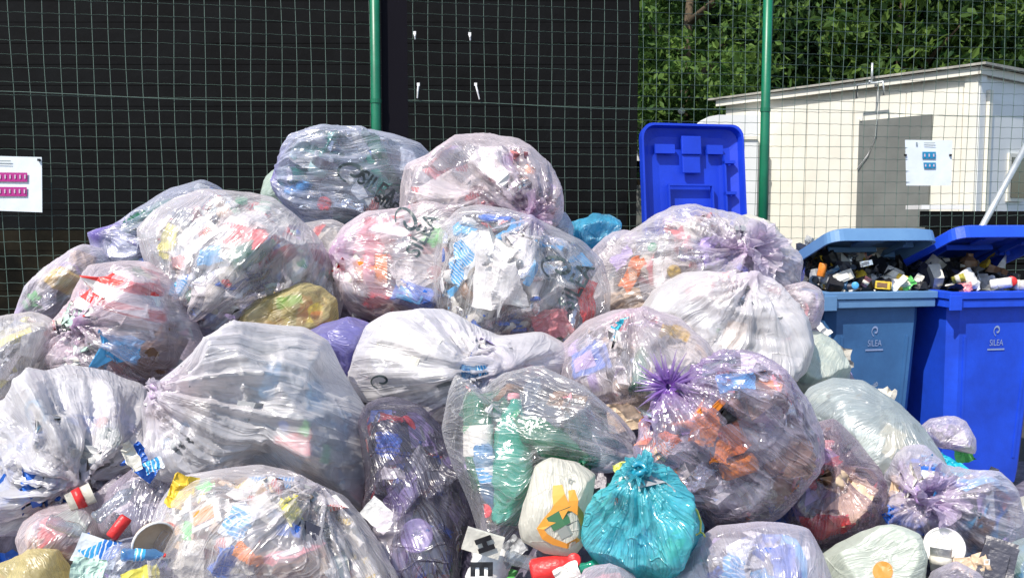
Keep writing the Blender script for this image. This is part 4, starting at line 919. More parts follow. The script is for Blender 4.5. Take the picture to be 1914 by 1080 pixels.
put(t2, 'cap', 993, 314, 20, 0, 'orange', 'small orange cap high on the right of the top right bag', 'cap', .004)
put(t2, 'bottle', 870, 290, 90, 60, 'pclear', 'clear bottle standing inside the top right bag', 'bottle', .01, mat2='white')
b = bag('small bag below the purple tie', [(985,430),(1030,395),(1055,400),(1068,425),(1068,450),(1030,455),(1000,450)], 4.1, .14, 'blue_film', 'small bluish bag tucked behind the top right bag')
filling(b, COOL, 12)
bag('cyan bag', [(1060,440),(1066,415),(1100,404),(1138,402),(1160,418),(1162,440),(1150,462),(1110,475),(1075,470)], 4.35, .15, 'sky_film', 'crumpled bright cyan bag in front of the dark building', crumple=1.8, facet=1.5)
b = bag('small lilac bag', [(1100,480),(1130,445),(1165,432),(1200,440),(1215,470),(1190,510),(1140,520),(1105,510)], 4.1, .16, 'lilac_film', 'small pale lilac bag below the cyan bag')
filling(b, ['white','white','lilac','pclear','grey'], 18)
b = bag('white bag behind the peaked bag', [(1370,412),(1400,402),(1435,412),(1462,440),(1470,480),(1430,500),(1390,480)], 4.25, .15, 'cream_film', 'white carrier bag behind the peaked bag, below the green post', crumple=1.4)
put(b, 'wrap', 1432, 422, 30, 20, 'brown', 'small brown scrap on the white carrier bag', 'wrapper', -.03)
# ---- upper left ----
l8 = bag('dark bluish bag on the left', [(172,432),(215,420),(262,388),(318,358),(375,337),(408,348),(438,372),(420,410),(360,440),(310,450),(275,480),(215,497),(180,492),(183,455)], 3.95, .2, 'blue_film', 'deep bluish bag with a pointed corner, upper left of the heap', knot=(178,436), pleat=.9, gath=1.3)
filling(l8, ['pclear','pgreen','lilac','lilac','grey','sky','pclear','dark'], 45)
put(l8, 'bottle', 275, 405, 120, 28, 'pgreen', 'long green bottle inside the pointed bluish bag', 'bottle', .0, mat2='green')
put(l8, 'wrap', 378, 352, 40, 60, 'off', 'beige scrap at the peak of the pointed bluish bag', 'wrapper', .01)
put(l8, 'wrap', 228, 470, 70, 70, 'white', 'white cup shaped scrap in the corner of the pointed bluish bag', 'wrapper', .02)
l10 = bag('lilac bag at the left edge of the heap', [(35,588),(55,535),(100,490),(150,466),(190,468),(215,500),(200,560),(160,600),(100,620),(50,608)], 3.7, .2, 'lilac_film', 'lilac bag with yellow and green scraps, left slope of the heap', knot=(45,595), gath=1.2)
filling(l10, ['white','lilac','lime','silver','pclear','off','grey'], 45)
put(l10, 'carton', 122, 530, 48, -30, 'yellow', 'yellow packet inside the lilac bag on the left slope', 'packet', .0, asp=.8, mat2='lemon')
put(l10, 'wrap', 155, 482, 60, -30, 'beige', 'peach coloured wrapper at the top of the lilac bag', 'wrapper', .008, asp=.6)
put(l10, 'wrap', 88, 555, 50, 40, 'silver', 'silver foil scrap inside the lilac bag on the left slope', 'wrapper', .005)
l9 = bag('large bag with the red label', [(272,435),(300,400),(335,378),(400,361),(470,360),(512,370),(550,405),(590,450),(625,500),(637,555),(625,595),(570,612),(500,618),(430,630),(372,648),(345,605),(318,545),(285,480)], 3.55, .3, 'clear_film',
    'large clear bag holding a red label and a green bottle', knot=(352,600), pleat=.9, N=68)
filling(l9, GEN, 90)
put(l9, 'wrap', 462, 440, 76, -8, 'red', 'bright red torn label inside the large clear bag', 'label', .0, asp=.62, amp=.08)
put(l9, 'bottle', 485, 478, 90, 22, 'pgreen', 'short green bottle under the red label', 'bottle', .0, mat2='green', asp=.24)
put(l9, 'cup', 402, 572, 92, -14, 'white', 'white printed paper cup low in the large clear bag', 'cup', -.01, mat2='off', asp=.30)
put(l9, 'sheet', 350, 440, 110, 60, 'news', 'crumpled newspaper at the left of the large clear bag', 'newspaper', .01, asp=.8, amp=.1)
put(l9, 'wrap', 312, 450, 70, 70, 'lemon', 'pale yellow wrapper edging the newspaper', 'wrapper', .008, asp=.4)
put(l9, 'wrap', 497, 522, 44, 20, 'black', 'black scrap in the middle of the large clear bag', 'scrap', .0)
put(l9, 'wrap', 520, 494, 44, 40, 'brown', 'brown and red wrapper right of the green bottle', 'wrapper', .0)
put(l9, 'wrap', 385, 476, 55, 10, 'sky', 'light blue crumpled wrapper beside the newspaper', 'wrapper', .01)
put(l9, 'bottle', 560, 450, 110, -50, 'pclear', 'crushed clear bottle at the right shoulder of the large clear bag', 'bottle', .0, mat2='white')
put(l9, 'cap', 452, 372, 22, 0, 'green', 'dark green cap near the top of the large clear bag', 'cap', .05)
yb = bag('yellowish inner bag', [(432,618),(452,580),(500,552),(552,532),(600,535),(630,560),(636,598),(600,622),(530,632),(470,636)], 3.40, .12, 'yellow_film', 'yellowish thin bag low on the right of the large clear bag', crumple=1.3)
l9.zones.append((535, 578, 1, 0, 92, 44)); filling(yb, ['lemon','yellow','off','beige','orange','white'], 40)
put(yb, 'wrap', 540, 562, 52, 10, 'lime', 'bright green wrapper inside the yellowish bag', 'wrapper', .0, asp=.4)
l11 = bag('bag with the striped carton', [(82,650),(95,605),(135,560),(170,505),(225,486),(280,492),(318,530),(345,580),(375,640),(345,685),(295,722),(235,708),(175,702),(120,705),(88,690)], 3.2, .24, 'pink_film',
    'pale pinkish bag wrapping a red and white carton', knot=(156,606), kfront=True, pleat=1.3)
filling(l11, ['white','off','pclear','pink','grey','prnA','sky','mint'], 55)
put(l11, 'carton', 240, 562, 165, -18, 'stripes', 'red and white striped carton under the pinkish film', 'carton', -.02, asp=.55, mat2='white')
put(l11, 'carton', 318, 655, 92, 55, 'brown', 'brown cardboard box at the right of the striped carton', 'box', -.02, asp=.9, mat2='beige')
put(l11, 'wrap', 262, 505, 50, 0, 'pgreen', 'green plastic scrap above the striped carton', 'scrap', .01)
put(l11, 'wrap', 178, 560, 44, 75, 'yellow', 'yellow strip at the left end of the striped carton', 'strip', .0, asp=.3)
put(l11, 'wrap', 220, 660, 90, -10, 'sky', 'pale blue paper bottom of the pinkish bag', 'paper', .02)
l12 = bag('bag at the left edge with white scraps', [(-70,640),(-10,596),(50,588),(95,600),(105,650),(88,692),(40,735),(0,752),(-60,740)], 3.05, .22, 'clear_film', 'clear bag of white scraps cut by the left edge', crumple=1.3)
filling(l12, ['white','off','grey','pclear','silver','news','lemon'], 55)
put(l12, 'wrap', 65, 640, 62, 70, 'news', 'crumpled white newspaper in the clear bag at the left edge', 'newspaper', .01)
# ---- centre ----
c5 = bag('pinkish bag left of centre', [(618,470),(640,425),(685,396),(760,388),(840,390),(890,410),(900,480),(895,560),(870,612),(780,596),(700,600),(655,575),(640,540),(632,505)], 3.75, .25, 'pink_film', 'pinkish clear bag with dark lettering below the topmost bag', knot=(636,470), pleat=.8)
filling(c5, ['white','pink','off','red','news','news','pclear','grey','prnA','prnC','pclear'], 85)
put(c5, 'wrap', 695, 440, 80, 80, 'pink', 'pink crumpled wrapper at the left of the pinkish lettered bag', 'wrapper', .005)
put(c5, 'tub', 692, 482, 62, 0, 'orange', 'translucent salmon coloured tub in the pinkish lettered bag', 'tub', .01, mat2='pink', asp=.5)
put(c5, 'carton', 768, 552, 74, -20, 'blue', 'blue packet at the bottom of the pinkish lettered bag', 'packet', -.01, asp=.62, mat2='sky')
put(c5, 'wrap', 700, 570, 44, 20, 'red', 'red scrap at the lower left of the pinkish lettered bag', 'scrap', .0)
put(c5, 'sheet', 785, 500, 100, 30, 'news', 'sheet of newsprint in the middle of the pinkish lettered bag', 'newspaper', .01)
put(c5, 'wrap', 812, 440, 46, 40, 'lime', 'green leafy scrap in the pinkish lettered bag', 'scrap', .01)
lettering(c5, 762, 414, 26, -60, part='swirl', name='printed_emblem'); lettering(c5, 790, 440, 40, 62, 'SILEA', sx=.9)
lb_ = bag('white bag with the red stroke', [(560,440),(572,420),(620,415),(650,430),(645,470),(620,500),(590,490)], 3.85, .14, 'clear_film', 'small white bag with a red stroke between the large bags')
filling(lb_, ['white','off','pclear'], 14); put(lb_, 'wrap', 590, 435, 52, 55, 'red', 'bold red strip on the small white bag', 'strip', -.01, asp=.3)
c6 = bag('large centre bag with the swirl print', [(838,590),(815,545),(812,480),(826,425),(862,398),(905,396),(952,405),(1015,428),(1080,452),(1120,488),(1133,540),(1124,588),(1092,622),(1060,645),(1005,634),(940,630),(880,614)], 3.52, .29, 'glassy_film',
    'large clear bag in the centre with white card and dark swirl print', knot=(1000,412), pleat=1.0, N=68)
filling(c6, ['pclear','pclear','sky','grey','blue','white','off','pclear','silver','news'], 80)
put(c6, 'sheet', 912, 495, 175, 82, 'white', 'tall white folded paper sheet in the large centre bag', 'paper', -.005, asp=.42, amp=.03)
put(c6, 'sheet', 945, 545, 120, -78, 'white', 'second white paper sheet, lower right of the tall one', 'paper', -.005, asp=.5, amp=.03)
put(c6, 'wrap', 912, 488, 34, 30, 'grey', 'grey twisted scrap lying on the white sheets', 'scrap', -.015, asp=.3)
put(c6, 'bottle', 1000, 508, 72, 72, 'sky', 'slim sky blue tube standing right of the white sheets', 'tube', .0, mat2='yellow', asp=.10)
put(c6, 'sheet', 870, 470, 120, 48, 'prnB', 'blue printed sheet behind the radiating folds', 'leaflet', .02, asp=.5)
put(c6, 'wrap', 1105, 575, 110, 80, 'red', 'dark red wrapper at the right side of the large centre bag', 'wrapper', .01, asp=.4)
put(c6, 'bottle', 1050, 530, 150, 35, 'pclear', 'large clear bottle behind the swirl print', 'bottle', .02, mat2='white', asp=.2)
put(c6, 'wrap', 1035, 610, 80, 10, 'pink', 'pinkish scrap at the bottom of the large centre bag', 'wrapper', .01)
lettering(c6, 1045, 500, 30, -20, part='swirl', name='printed_emblem'); lettering(c6, 1078, 535, 46, 62, 'SILEA', sx=.85)
vb = bag('violet opaque bag', [(562,625),(598,603),(645,596),(690,606),(690,650),(680,710),(650,735),(620,700),(590,660)], 3.22, .18, 'opaque_violet_film', 'opaque violet blue bag between the two milky bags', crumple=1.2)
m15 = bag('milky bag in the centre', [(664,655),(682,606),(725,581),(795,580),(855,600),(925,632),(1000,624),(1045,648),(1055,680),(1030,715),(960,730),(900,765),(850,800),(790,800),(730,765),(690,745),(664,715)], 3.1, .24, 'milky_film',
    'milky lilac bag sagging across the middle of the heap', knot=(930,690), kfront=False, pleat=.9, gath=.3)
filling(m15, ['white','white','grey','pclear','lilac','blue','off'], 45)
put(m15, 'sheet', 760, 640, 140, 5, 'off', 'pale card sheet showing through the milky lilac bag', 'card', .01, asp=.6)
put(m15, 'wrap', 725, 660, 74, 50, 'silver', 'crinkled silver wrapper in the milky lilac bag', 'wrapper', .0, asp=.45)
put(m15, 'bottle', 905, 680, 90, 10, 'pblue', 'bluish bottle dimly seen in the milky lilac bag', 'bottle', .01, mat2='white')
lettering(m15, 712, 712, 17, 0, part='swirl', name='printed_emblem')
# ---- right of centre ----
r6 = bag('peaked bag', [(1105,560),(1128,510),(1170,458),(1215,420),(1258,390),(1300,380),(1345,398),(1400,425),(1448,450),(1475,485),(1487,540),(1450,570),(1400,590),(1320,610),(1240,610),(1160,600)], 3.88, .28, 'clear_film',
    'large peaked clear bag in front of the upright blue lid', knot=(1392,470), kfront=True, pleat=1.2, N=68, tuft=dict(dir=(.8,-.1), len=.16, r=.10, toward=.5, g=.55, layers=2), gath=1.1)
filling(r6, ['white','pclear','pclear','grey','off','lilac','pclear','silver','pink','white'], 75)
put(r6, 'cap', 1219, 461, 18, 0, 'green', 'dark green bottle cap in the peaked bag', 'cap', .006)
put(r6, 'cap', 1258, 510, 26, 10, 'yellow', 'yellow bottle cap below the middle of the peaked bag', 'cap', .0)
put(r6, 'wrap', 1180, 510, 70, 62, 'prnO', 'orange lettered wrapper at the left of the peaked bag', 'wrapper', .006, asp=.45)
put(r6, 'wrap', 1160, 480, 46, 45, 'lilac', 'lilac scrap at the left shoulder of the peaked bag', 'scrap', .01)
put(r6, 'wrap', 1165, 570, 80, 10, 'beige', 'brownish pink paper at the lower left of the peaked bag', 'paper', .02)
b = bag('lilac ruffled bag', [(1448,560),(1470,538),(1505,530),(1532,545),(1540,580),(1530,610),(1500,622),(1465,606)], 3.62, .12, 'pink_film', 'small ruffled lilac bag mouth beside the faded bin', knot=(1455,572), pleat=1.6, crumple=1.8, gath=.6)
filling(b, ['lilac','white','pink'], 10)
r7 = bag('grey bag with radiating folds', [(1188,600),(1225,548),(1280,515),(1340,508),(1405,512),(1455,545),(1495,600),(1505,645),(1490,690),(1450,712),(1400,712),(1345,700),(1300,670),(1240,645),(1200,625)], 3.48, .27, 'milky_film',
    'greyish clear bag with folds radiating from its top knot', knot=(1405,524), kfront=True, pleat=1.3, gath=.5)
filling(r7, ['white','off','grey','pclear','pclear','beige','silver','pink'], 60)
put(r7, 'wrap', 1248, 560, 52, 60, 'white', 'white folded card at the left of the greyish bag', 'card', .0)
put(r7, 'wrap', 1370, 625, 56, 80, 'beige', 'beige paper showing through the greyish bag', 'paper', .01)
put(r7, 'bottle', 1428, 620, 80, 50, 'pclear', 'clear bottle end at the right of the greyish bag', 'bottle', .0, mat2='white', asp=.22)
r16 = bag('bag with the upright green bottle', [(1033,690),(1052,650),(1100,610),(1150,590),(1200,588),(1265,603),(1322,640),(1345,685),(1325,740),(1270,770),(1200,775),(1150,762),(1085,742),(1045,722)], 3.12, .24, 'pink_film',
    'clear pinkish bag with an upright green bottle, right of centre', knot=(1180,600), pleat=1.2, gath=.4)
filling(r16, ['white','pclear','off','grey','lilac','pink','silver','beige'], 55)
put(r16, 'bottle', 1192, 690, 120, 98, 'pgreen', 'green bottle standing in the pinkish bag right of centre', 'bottle', -.01, mat2='white')
put(r16, 'carton', 1090, 672, 66, 30, 'blue', 'blue packet at the left of the upright green bottle', 'packet', .0, asp=.8, mat2='lilac')
put(r16, 'wrap', 1150, 625, 70, 75, 'cyan', 'cyan crinkled strip above the upright green bottle', 'strip', -.01, asp=.25)
put(r16, 'wrap', 1262, 622, 62, -8, 'yellow', 'yellow wrapper at the upper right of the pinkish bag', 'wrapper', .0, asp=.4)
put(r16, 'cup', 1165, 640, 54, 80, 'white', 'white cup above the upright green bottle', 'cup', .0, mat2='off')
put(r16, 'wrap', 1280, 660, 60, 10, 'off', 'white crumpled tissue right of the upright green bottle', 'tissue', .0)
b = loose('sheet', 1195, 775, 2.95, 120, 10, 'beige', 'torn beige cardboard between the bags right of centre', 'cardboard', asp=.45, amp=.05)
mg = bag('pale mint bag', [(1470,640),(1500,620),(1535,622),(1568,648),(1588,690),(1585,735),(1540,750),(1490,740),(1468,700)], 3.55, .2, 'mint_film', 'pale mint bag leaning against the faded bin')
filling(mg, ['pteal','white','sky','grey'], 20); put(mg, 'wrap', 1500, 705, 60, 0, 'pteal', 'teal plastic scrap under the pale mint bag', 'scrap', .0)
sg = bag('sage grey bag', [(1495,760),(1515,725),(1560,708),(1615,718),(1665,748),(1715,790),(1755,845),(1775,900),(1740,930),(1670,930),(1610,900),(1560,840),(1515,800)], 2.95, .25, 'sage_film', 'sage grey translucent bag on the right slope with a white carton', crumple=.8, facet=.5)
filling(sg, ['white','pclear','beige','brown','grey','off'], 40)
put(sg, 'carton', 1622, 830, 50, -12, 'white', 'white open carton inside the sage grey bag', 'carton', -.03, asp=.9, mat2='off')
put(sg, 'wrap', 1665, 820, 60, 60, 'beige', 'beige paper right of the white open carton', 'paper', .0)
put(sg, 'tub', 1590, 790, 56, 0, 'pclear', 'clear plastic tray above the white open carton', 'tray', .0)
b = bag('small bag by the blue bin', [(1722,800),(1738,782),(1770,777),(1805,788),(1824,820),(1818,845),(1785,842),(1750,832)], 3.05, .09, 'lilac_film', 'little pale bag with ruffled edge against the bright blue bin', knot=(1745,838), crumple=1.8, pleat=1.6, gath=.3)
filling(b, ['white','lilac','pclear'], 10)
loose('wrap', 1780, 872, 2.9, 60, -30, 'cyan', 'bright cyan scrap below the little pale bag', 'scrap', asp=.4)
# ---- lower left ----
f12 = bag('big bag at the lower left', [(-90,830),(-60,790),(0,768),(55,712),(120,698),(195,703),(255,732),(280,775),(278,830),(255,880),(205,925),(140,955),(80,985),(10,992),(-80,980)], 2.78, .3, 'grey_film',
    'big greyish lilac bag at the lower left with long pleats', knot=(135,880), kfront=True, pleat=1.5, gath=.35)
filling(f12, ['white','white','grey','pclear','blue','lilac','off','lilac'], 55)
put(f12, 'cap', 188, 787, 22, 0, 'red', 'red cap dimly seen in the greyish lilac bag', 'cap', .01)
put(f12, 'wrap', 170, 735, 120, 5, 'white', 'white tissue at the top of the greyish lilac bag', 'tissue', .02)
put(f12, 'wrap', 215, 815, 60, 10, 'pgreen', 'dim green scrap at the right of the greyish lilac bag', 'scrap', .03)
f13 = bag('big milky bag with the round knot', [(270,765),(285,722),(325,690),(385,640),(445,622),(510,622),(565,625),(605,652),(645,712),(682,770),(695,830),(696,900),(690,962),(640,930),(570,905),(500,888),(430,892),(365,895),(318,880),(288,835)], 2.72, .3, 'grey_film',
    'big milky grey bag with a round lilac knot at its left', knot=(318,738), pleat=1.0, N=72, tuft=dict(dir=(-.9,.2), len=.05, r=.034, toward=.5, g=.5, fold=1.6), gath=.6)
filling(f13, ['white','off','grey','pclear','white','beige','sky','pclear','grey'], 60)
put(f13, 'bottle', 512, 710, 95, 80, 'sky', 'sky blue trigger bottle dimly seen in the milky grey bag', 'bottle', .03, mat2='sky')
put(f13, 'wrap', 550, 832, 70, 10, 'red', 'reddish scrap low in the milky grey bag', 'scrap', .0)
put(f13, 'wrap', 612, 850, 36, 60, 'lime', 'bright green scrap at the right of the milky grey bag', 'scrap', -.005)
put(f13, 'wrap', 572, 800, 30, 60, 'lime', 'little green scrap above the reddish one', 'scrap', .0)
put(f13, 'cap', 528, 798, 20, 0, 'blue', 'blue cap left of the little green scrap', 'cap', .0)
put(f13, 'carton', 575, 885, 50, 60, 'beige', 'taupe packet at the bottom of the milky grey bag', 'packet', .0, asp=.6, mat2='grey')
#put(f13, 'sheet', 420, 760, 150, -40, 'off', 'square pale card stretching the film beside the knot', 'card', .01, asp=.85)
# loose area lower left
for a_ in [('cyan bottle wrap',)]: pass
loose('wrap', 268, 862, 2.42, 62, -40, 'blue', 'dark blue shiny wrapper between the two big lower left bags', 'wrapper', asp=.8, amp=.16)
loose('wrap', 245, 852, 2.38, 60, -70, 'off', 'cream crumpled strip on the dark blue wrapper', 'strip', asp=.35, amp=.14)
loose('wrap', 287, 868, 2.36, 34, 20, 'prnB', 'blue and white scrap right of the cream strip', 'scrap')
s1 = bag('lilac bag with pink lining', [(30,1010),(45,975),(95,945),(150,935),(185,965),(190,1010),(160,1050),(110,1060),(55,1050)], 2.45, .14, 'pink_film', 'small lilac pink bag above the yellow bag', crumple=1.4)
filling(s1, ['white','pink','red','off','mint','beige','silver'], 28, (.03,.08))
s2 = bag('clear bag of trays', [(180,960),(215,905),(250,880),(300,880),(335,900),(345,950),(335,1000),(290,1020),(230,1015),(190,1000)], 2.5, .14, 'violet_film', 'clear violet bag of plastic trays at the lower left', crumple=1.5)
filling(s2, ['pclear','pclear','white','lilac','grey','pclear'], 30, (.03,.09))
s3 = bag('lilac bag tail', [(140,950),(165,930),(195,905),(222,888),(240,900),(225,925),(200,950),(170,965)], 2.52, .07, 'lilac_film', 'lilac bag tail left of the clear trays', crumple=1.8)
put(s2, 'sheet', 300, 955, 64, -12, 'white', 'white paper label on the clear violet bag', 'label', -.02, asp=.5)
put(s2, 'tub', 250, 955, 90, 30, 'pclear', 'clear plastic tray in the clear violet bag', 'tray', -.01)
loose('wrap', 338, 918, 2.2, 62, 70, 'yellow', 'bright yellow wrapper beside the milky grey bag', 'wrapper', asp=.8, amp=.12)
loose('arc', 285, 1008, 2.12, 78, -60, 'beige', 'peach coloured broken bowl rim at the lower left', 'bowl', mat2='white', tilt=40)
s4 = bag('lower left clear bag', [(180,1060),(210,1020),(270,1000),(320,1010),(335,1060),(320,1110),(250,1130),(190,1110)], 2.32, .12, 'blue_film', 'clear bluish bag between the yellow bag and printed bag')
filling(s4, ['pclear','blue','white','lilac','grey'], 24, (.03,.08))
loose('carton', 182, 1030, 2.24, 78, -22, 'prnB', 'blue and white printed packet at the lower left', 'packet', asp=.65, mat2='prnB')
loose('bottle', 268, 1036, 2.08, 80, -10, 'pblue', 'clear blue bottle with red cap at the lower left', 'bottle', mat2='red')
loose('wrap', 262, 1074, 2.2, 66, 10, 'lemon', 'lemon green scrap at the lower left bottom edge', 'scrap', asp=.4)
bag('yellow bag', [(-20,1060),(20,1035),(75,1018),(110,1025),(135,1065),(130,1110),(60,1130),(-20,1120)], 2.3, .13, 'yellow_film', 'crumpled yellow bag in the bottom left corner', crumple=1.8, facet=1.4)
loose('wrap', 150, 925, 2.6, 60, 50, 'mint', 'mint green scrap at the foot of the big greyish lilac bag', 'scrap')
f28 = bag('printed bag of packets', [(300,1010),(322,945),(355,905),(410,893),(490,883),(560,898),(630,930),(665,965),(695,1010),(722,1065),(735,1130),(660,1160),(500,1165),(360,1160),(310,1110)], 2.3, .22, 'clear_film',
    'clear bag of mixed packets in front, lower left of centre', knot=(600,905), pleat=1.3, N=68, gath=.2)
filling(f28, ['off','news','prnC','prnC','white','silver','brown','grey','beige','off','pclear','news'], 110, (.03,.09))
put(f28, 'wrap', 448, 965, 84, 62, 'prnB', 'blue and white snack packet in the clear bag of packets', 'packet', -.01, asp=.6)
put(f28, 'wrap', 415, 1050, 90, 70, 'blue', 'bright blue packet at the bottom of the clear bag', 'packet', -.01, asp=.6)
put(f28, 'carton', 553, 1010, 118, 14, 'pink', 'pink lettered strip across the clear bag of packets', 'packet', -.015, asp=.18, mat2='white')
put(f28, 'carton', 540, 985, 80, 10, 'dark', 'dark blue tray behind the pink strip', 'tray', .01, asp=.4, mat2='blue')
put(f28, 'sheet', 345, 1050, 90, 85, 'off', 'cream folded paper at the left of the clear bag', 'paper', -.005, asp=.75, amp=.03)
put(f28, 'wrap', 345, 992, 34, 80, 'lime', 'round bright green printed scrap at the left side', 'scrap', -.01, asp=.8)
put(f28, 'wrap', 382, 905, 40, 10, 'lime', 'bright green striped scrap near the yellow wrapper', 'scrap', -.01, asp=.6)
put(f28, 'can', 490, 938, 74, -4, 'off', 'rolled white tube at the top of the clear bag', 'tube', .0)
put(f28, 'wrap', 548, 945, 56, 80, 'lemon', 'pale yellow curled wrapper right of the white tube', 'wrapper', -.01)
put(f28, 'carton', 590, 1070, 120, 8, 'brown', 'brown cardboard packet at the bottom of the clear bag', 'box', -.01, asp=.5, mat2='beige')
put(f28, 'wrap', 462, 1040, 60, -30, 'orange', 'orange and white scrap in the clear bag of packets', 'scrap', -.005, asp=.5)

for kd, px, py, Y, Lp, an, mt, lab, ct, kw in [
    ('bottle',128,985,2.30,80,-30,'pclear','clear bottle lying above the yellow corner bag','bottle',dict(mat2='blue')),
    ('can',222,985,2.26,46,50,'red','red can beside the striped blue and white packet','can',{}),
    ('wrap',165,1062,2.16,60,-15,'mint','mint crumpled wrapper under the striped packet','wrapper',{}),
    ('tub',150,930,2.42,46,20,'off','cream pot behind the small lilac pink bag','pot',dict(mat2='red',asp=.45)),
    ('bottle',215,940,2.34,90,35,'pclear','clear bottle leaning on the clear violet bag','bottle',dict(mat2='white')),
    ('wrap',318,985,2.18,46,70,'prnC','multicoloured scrap against the clear bag of packets','scrap',{}),
    ('bottle',985,1050,2.16,90,-15,'pclear','clear crushed bottle between the white jug and the red can','bottle',dict(mat2='green')),
    ('wrap',955,1030,2.2,56,40,'grey','grey film scrap right of the lettered plate','scrap',{})]:
    loose(kd, px, py, Y, Lp, an, mt, lab, ct, **kw)
# ---- lower middle ----
bag('black bag', [(655,745),(680,722),(730,732),(768,752),(790,790),(740,800),(690,785)], 3.0, .10, 'black_film', 'open black bag edge in the gap left of the green bottles', crumple=2)
f17 = bag('dark bag', [(672,800),(690,765),(735,755),(785,768),(825,810),(850,860),(872,930),(882,1000),(875,1080),(860,1140),(780,1160),(705,1130),(690,1050),(686,960),(684,880)], 2.62, .2, 'dark_film',
    'dark purplish bag with red and blue packaging, lower centre', pleat=.7, crumple=1.5)
filling(f17, DARK, 90)
put(f17, 'wrap', 725, 815, 72, 80, 'prnD', 'red and blue printed packet in the dark bag', 'packet', -.005, asp=.6)
put(f17, 'wrap', 728, 828, 52, 60, 'blue', 'blue packet in the upper part of the dark bag', 'packet', -.01, asp=.7)
put(f17, 'wrap', 732, 778, 50, 0, 'red', 'red scrap at the top of the dark bag', 'scrap', -.01, asp=.35)
put(f17, 'wrap', 735, 880, 60, 0, 'prnA', 'red and white label below the blue packet', 'label', -.005, asp=.4)
put(f17, 'disc', 778, 1000, 62, 0, 'lilac', 'round silvery label at the foot of the dark bag', 'label', .0, mat2='silver')
loose('sheet', 708, 962, 2.42, 62, -42, 'white', 'white paper corner between the clear bag and dark bag', 'paper', asp=.7, amp=.03)
loose('film', 730, 1010, 2.40, 110, 80, 'clear_film', 'shiny clear film hanging over the dark bag', 'film', asp=.6, amp=.12)
f18 = bag('bag of green bottles', [(826,800),(838,730),(855,698),(900,730),(945,705),(1005,700),(1060,722),(1110,750),(1150,778),(1185,820),(1195,868),(1140,885),(1080,880),(1020,920),(990,975),(940,1022),(905,1012),(880,950),(850,880)], 2.5, .2, 'glassy_film',
    'clear bag of green bottles in the lower middle', knot=(1180,860), pleat=.7, crumple=.8, N=72)
filling(f18, ['pclear','pclear','pgreen','pgreen','pclear','white','pclear','brown','silver'], 60)
put(f18, 'bottle', 870, 805, 235, 102, 'pgreen', 'long green bottle with blue label at the left of the bottle bag', 'bottle', -.03, mat2='pink', asp=.12)
put(f18, 'bottle', 948, 848, 245, 94, 'pteal', 'crushed teal bottle in the middle of the bottle bag', 'bottle', -.03, mat2='pink', asp=.15)
put(f18, 'bottle', 905, 900, 130, -80, 'pblue', 'upside-down clear blue bottle with red cap', 'bottle', -.06, mat2='red')
put(f18, 'bottle', 1045, 815, 190, 130, 'pgreen', 'dark green bottle slanting in the right of the bottle bag', 'bottle', .0, mat2='green', asp=.17)
put(f18, 'bottle', 1110, 800, 160, 120, 'pclear', 'clear crushed bottle at the right of the bottle bag', 'bottle', .0, mat2='pink', asp=.17)
put(f18, 'wrap', 1060, 745, 70, -20, 'brown', 'brownish scrap near the top of the bottle bag', 'scrap', .0)
put(f18, 'cap', 903, 955, 26, 0, 'red', 'red cap facing out at the bottom of the bottle bag', 'cap', -.03)
cb2 = bag('cream printed bag', [(968,980),(985,925),(1000,872),(1030,856),(1075,862),(1112,888),(1106,950),(1095,1005),(1070,1042),(1020,1032),(975,1012)], 2.22, .09, 'cream_film', 'cream bag printed with an orange shape and green panel', crumple=.45, facet=.6, group='opaque carrier bags')
def blob(pts): return ([((x-1040)/100, -(y-940)/100) for x, y in pts],)
def strip(pts, wd):
    q = [((x-1040)/100, -(y-940)/100) for x, y in pts]; vs = []; fs = []
    for i, p in enumerate(q):
        a0 = q[max(0, i-1)]; a1 = q[min(len(q)-1, i+1)]; dx, dy = a1[0]-a0[0], a1[1]-a0[1]; l = math.hypot(dx, dy) or 1; k = wd[i]/100
        vs += [(p[0]-dy/l*k, p[1]+dx/l*k), (p[0]+dy/l*k, p[1]-dx/l*k)]
    for i in range(len(q)-1): fs.append((2*i, 2*i+2, 2*i+3, 2*i+1))
    return vs, fs
lettering(cb2, 1040, 940, 100, 0, part=strip([(1042,906),(1044,925),(1050,945),(1042,960),(1022,975),(1010,988),(1018,1002),(1035,1012),(1060,1020),(1080,1008),(1090,985),(1085,960),(1075,950)], [9,12,16,14,9,7,7,6,5,4,4,6,8]), name='printed_shape', mat='inkorange')
lettering(cb2, 1040, 940, 100, 0, part=strip([(1068,915),(1072,935),(1070,955)], [6,9,9]), name='printed_shape', mat='inkorange')
lettering(cb2, 1040, 940, 100, 0, part=strip([(1028,980),(1050,968),(1078,955)], [14,15,13]), name='printed_panel', mat='inkgreen')
lettering(cb2, 1040, 940, 100, 0, part=strip([(1045,1000),(1062,990),(1084,978)], [9,10,8]), name='printed_panel', mat='inkgrey')
lettering(cb2, 1068, 898, 18, -20, 'tr', name='printed_word', mat='inkgrey')
tb = bag('turquoise bag', [(1100,985),(1112,945),(1140,905),(1165,872),(1200,862),(1232,880),(1270,905),(1302,945),(1326,985),(1318,1025),(1280,1060),(1235,1088),(1180,1092),(1130,1075),(1104,1035)], 2.18, .17, 'turquoise_film', 'tied turquoise bag at the bottom, right of the cream printed bag', crumple=1.5, knot=(1200,915), kfront=True, pleat=.9, facet=1.5, tuft=dict(dir=(-.3,-.6), len=.045, r=.038, toward=.7, g=.4, layers=2), group='opaque carrier bags')
filling(tb, ['white','off','white','sky','lemon','grey','prnB'], 40)
loose('ribbon', 1300, 968, 2.06, 60, -72, 'lemon', 'yellow drawstring loop on the turquoise bag', 'drawstring')
loose('wrap', 1165, 872, 2.1, 40, 20, 'lemon', 'yellow green scrap at the top of the turquoise bag', 'scrap', asp=.5)
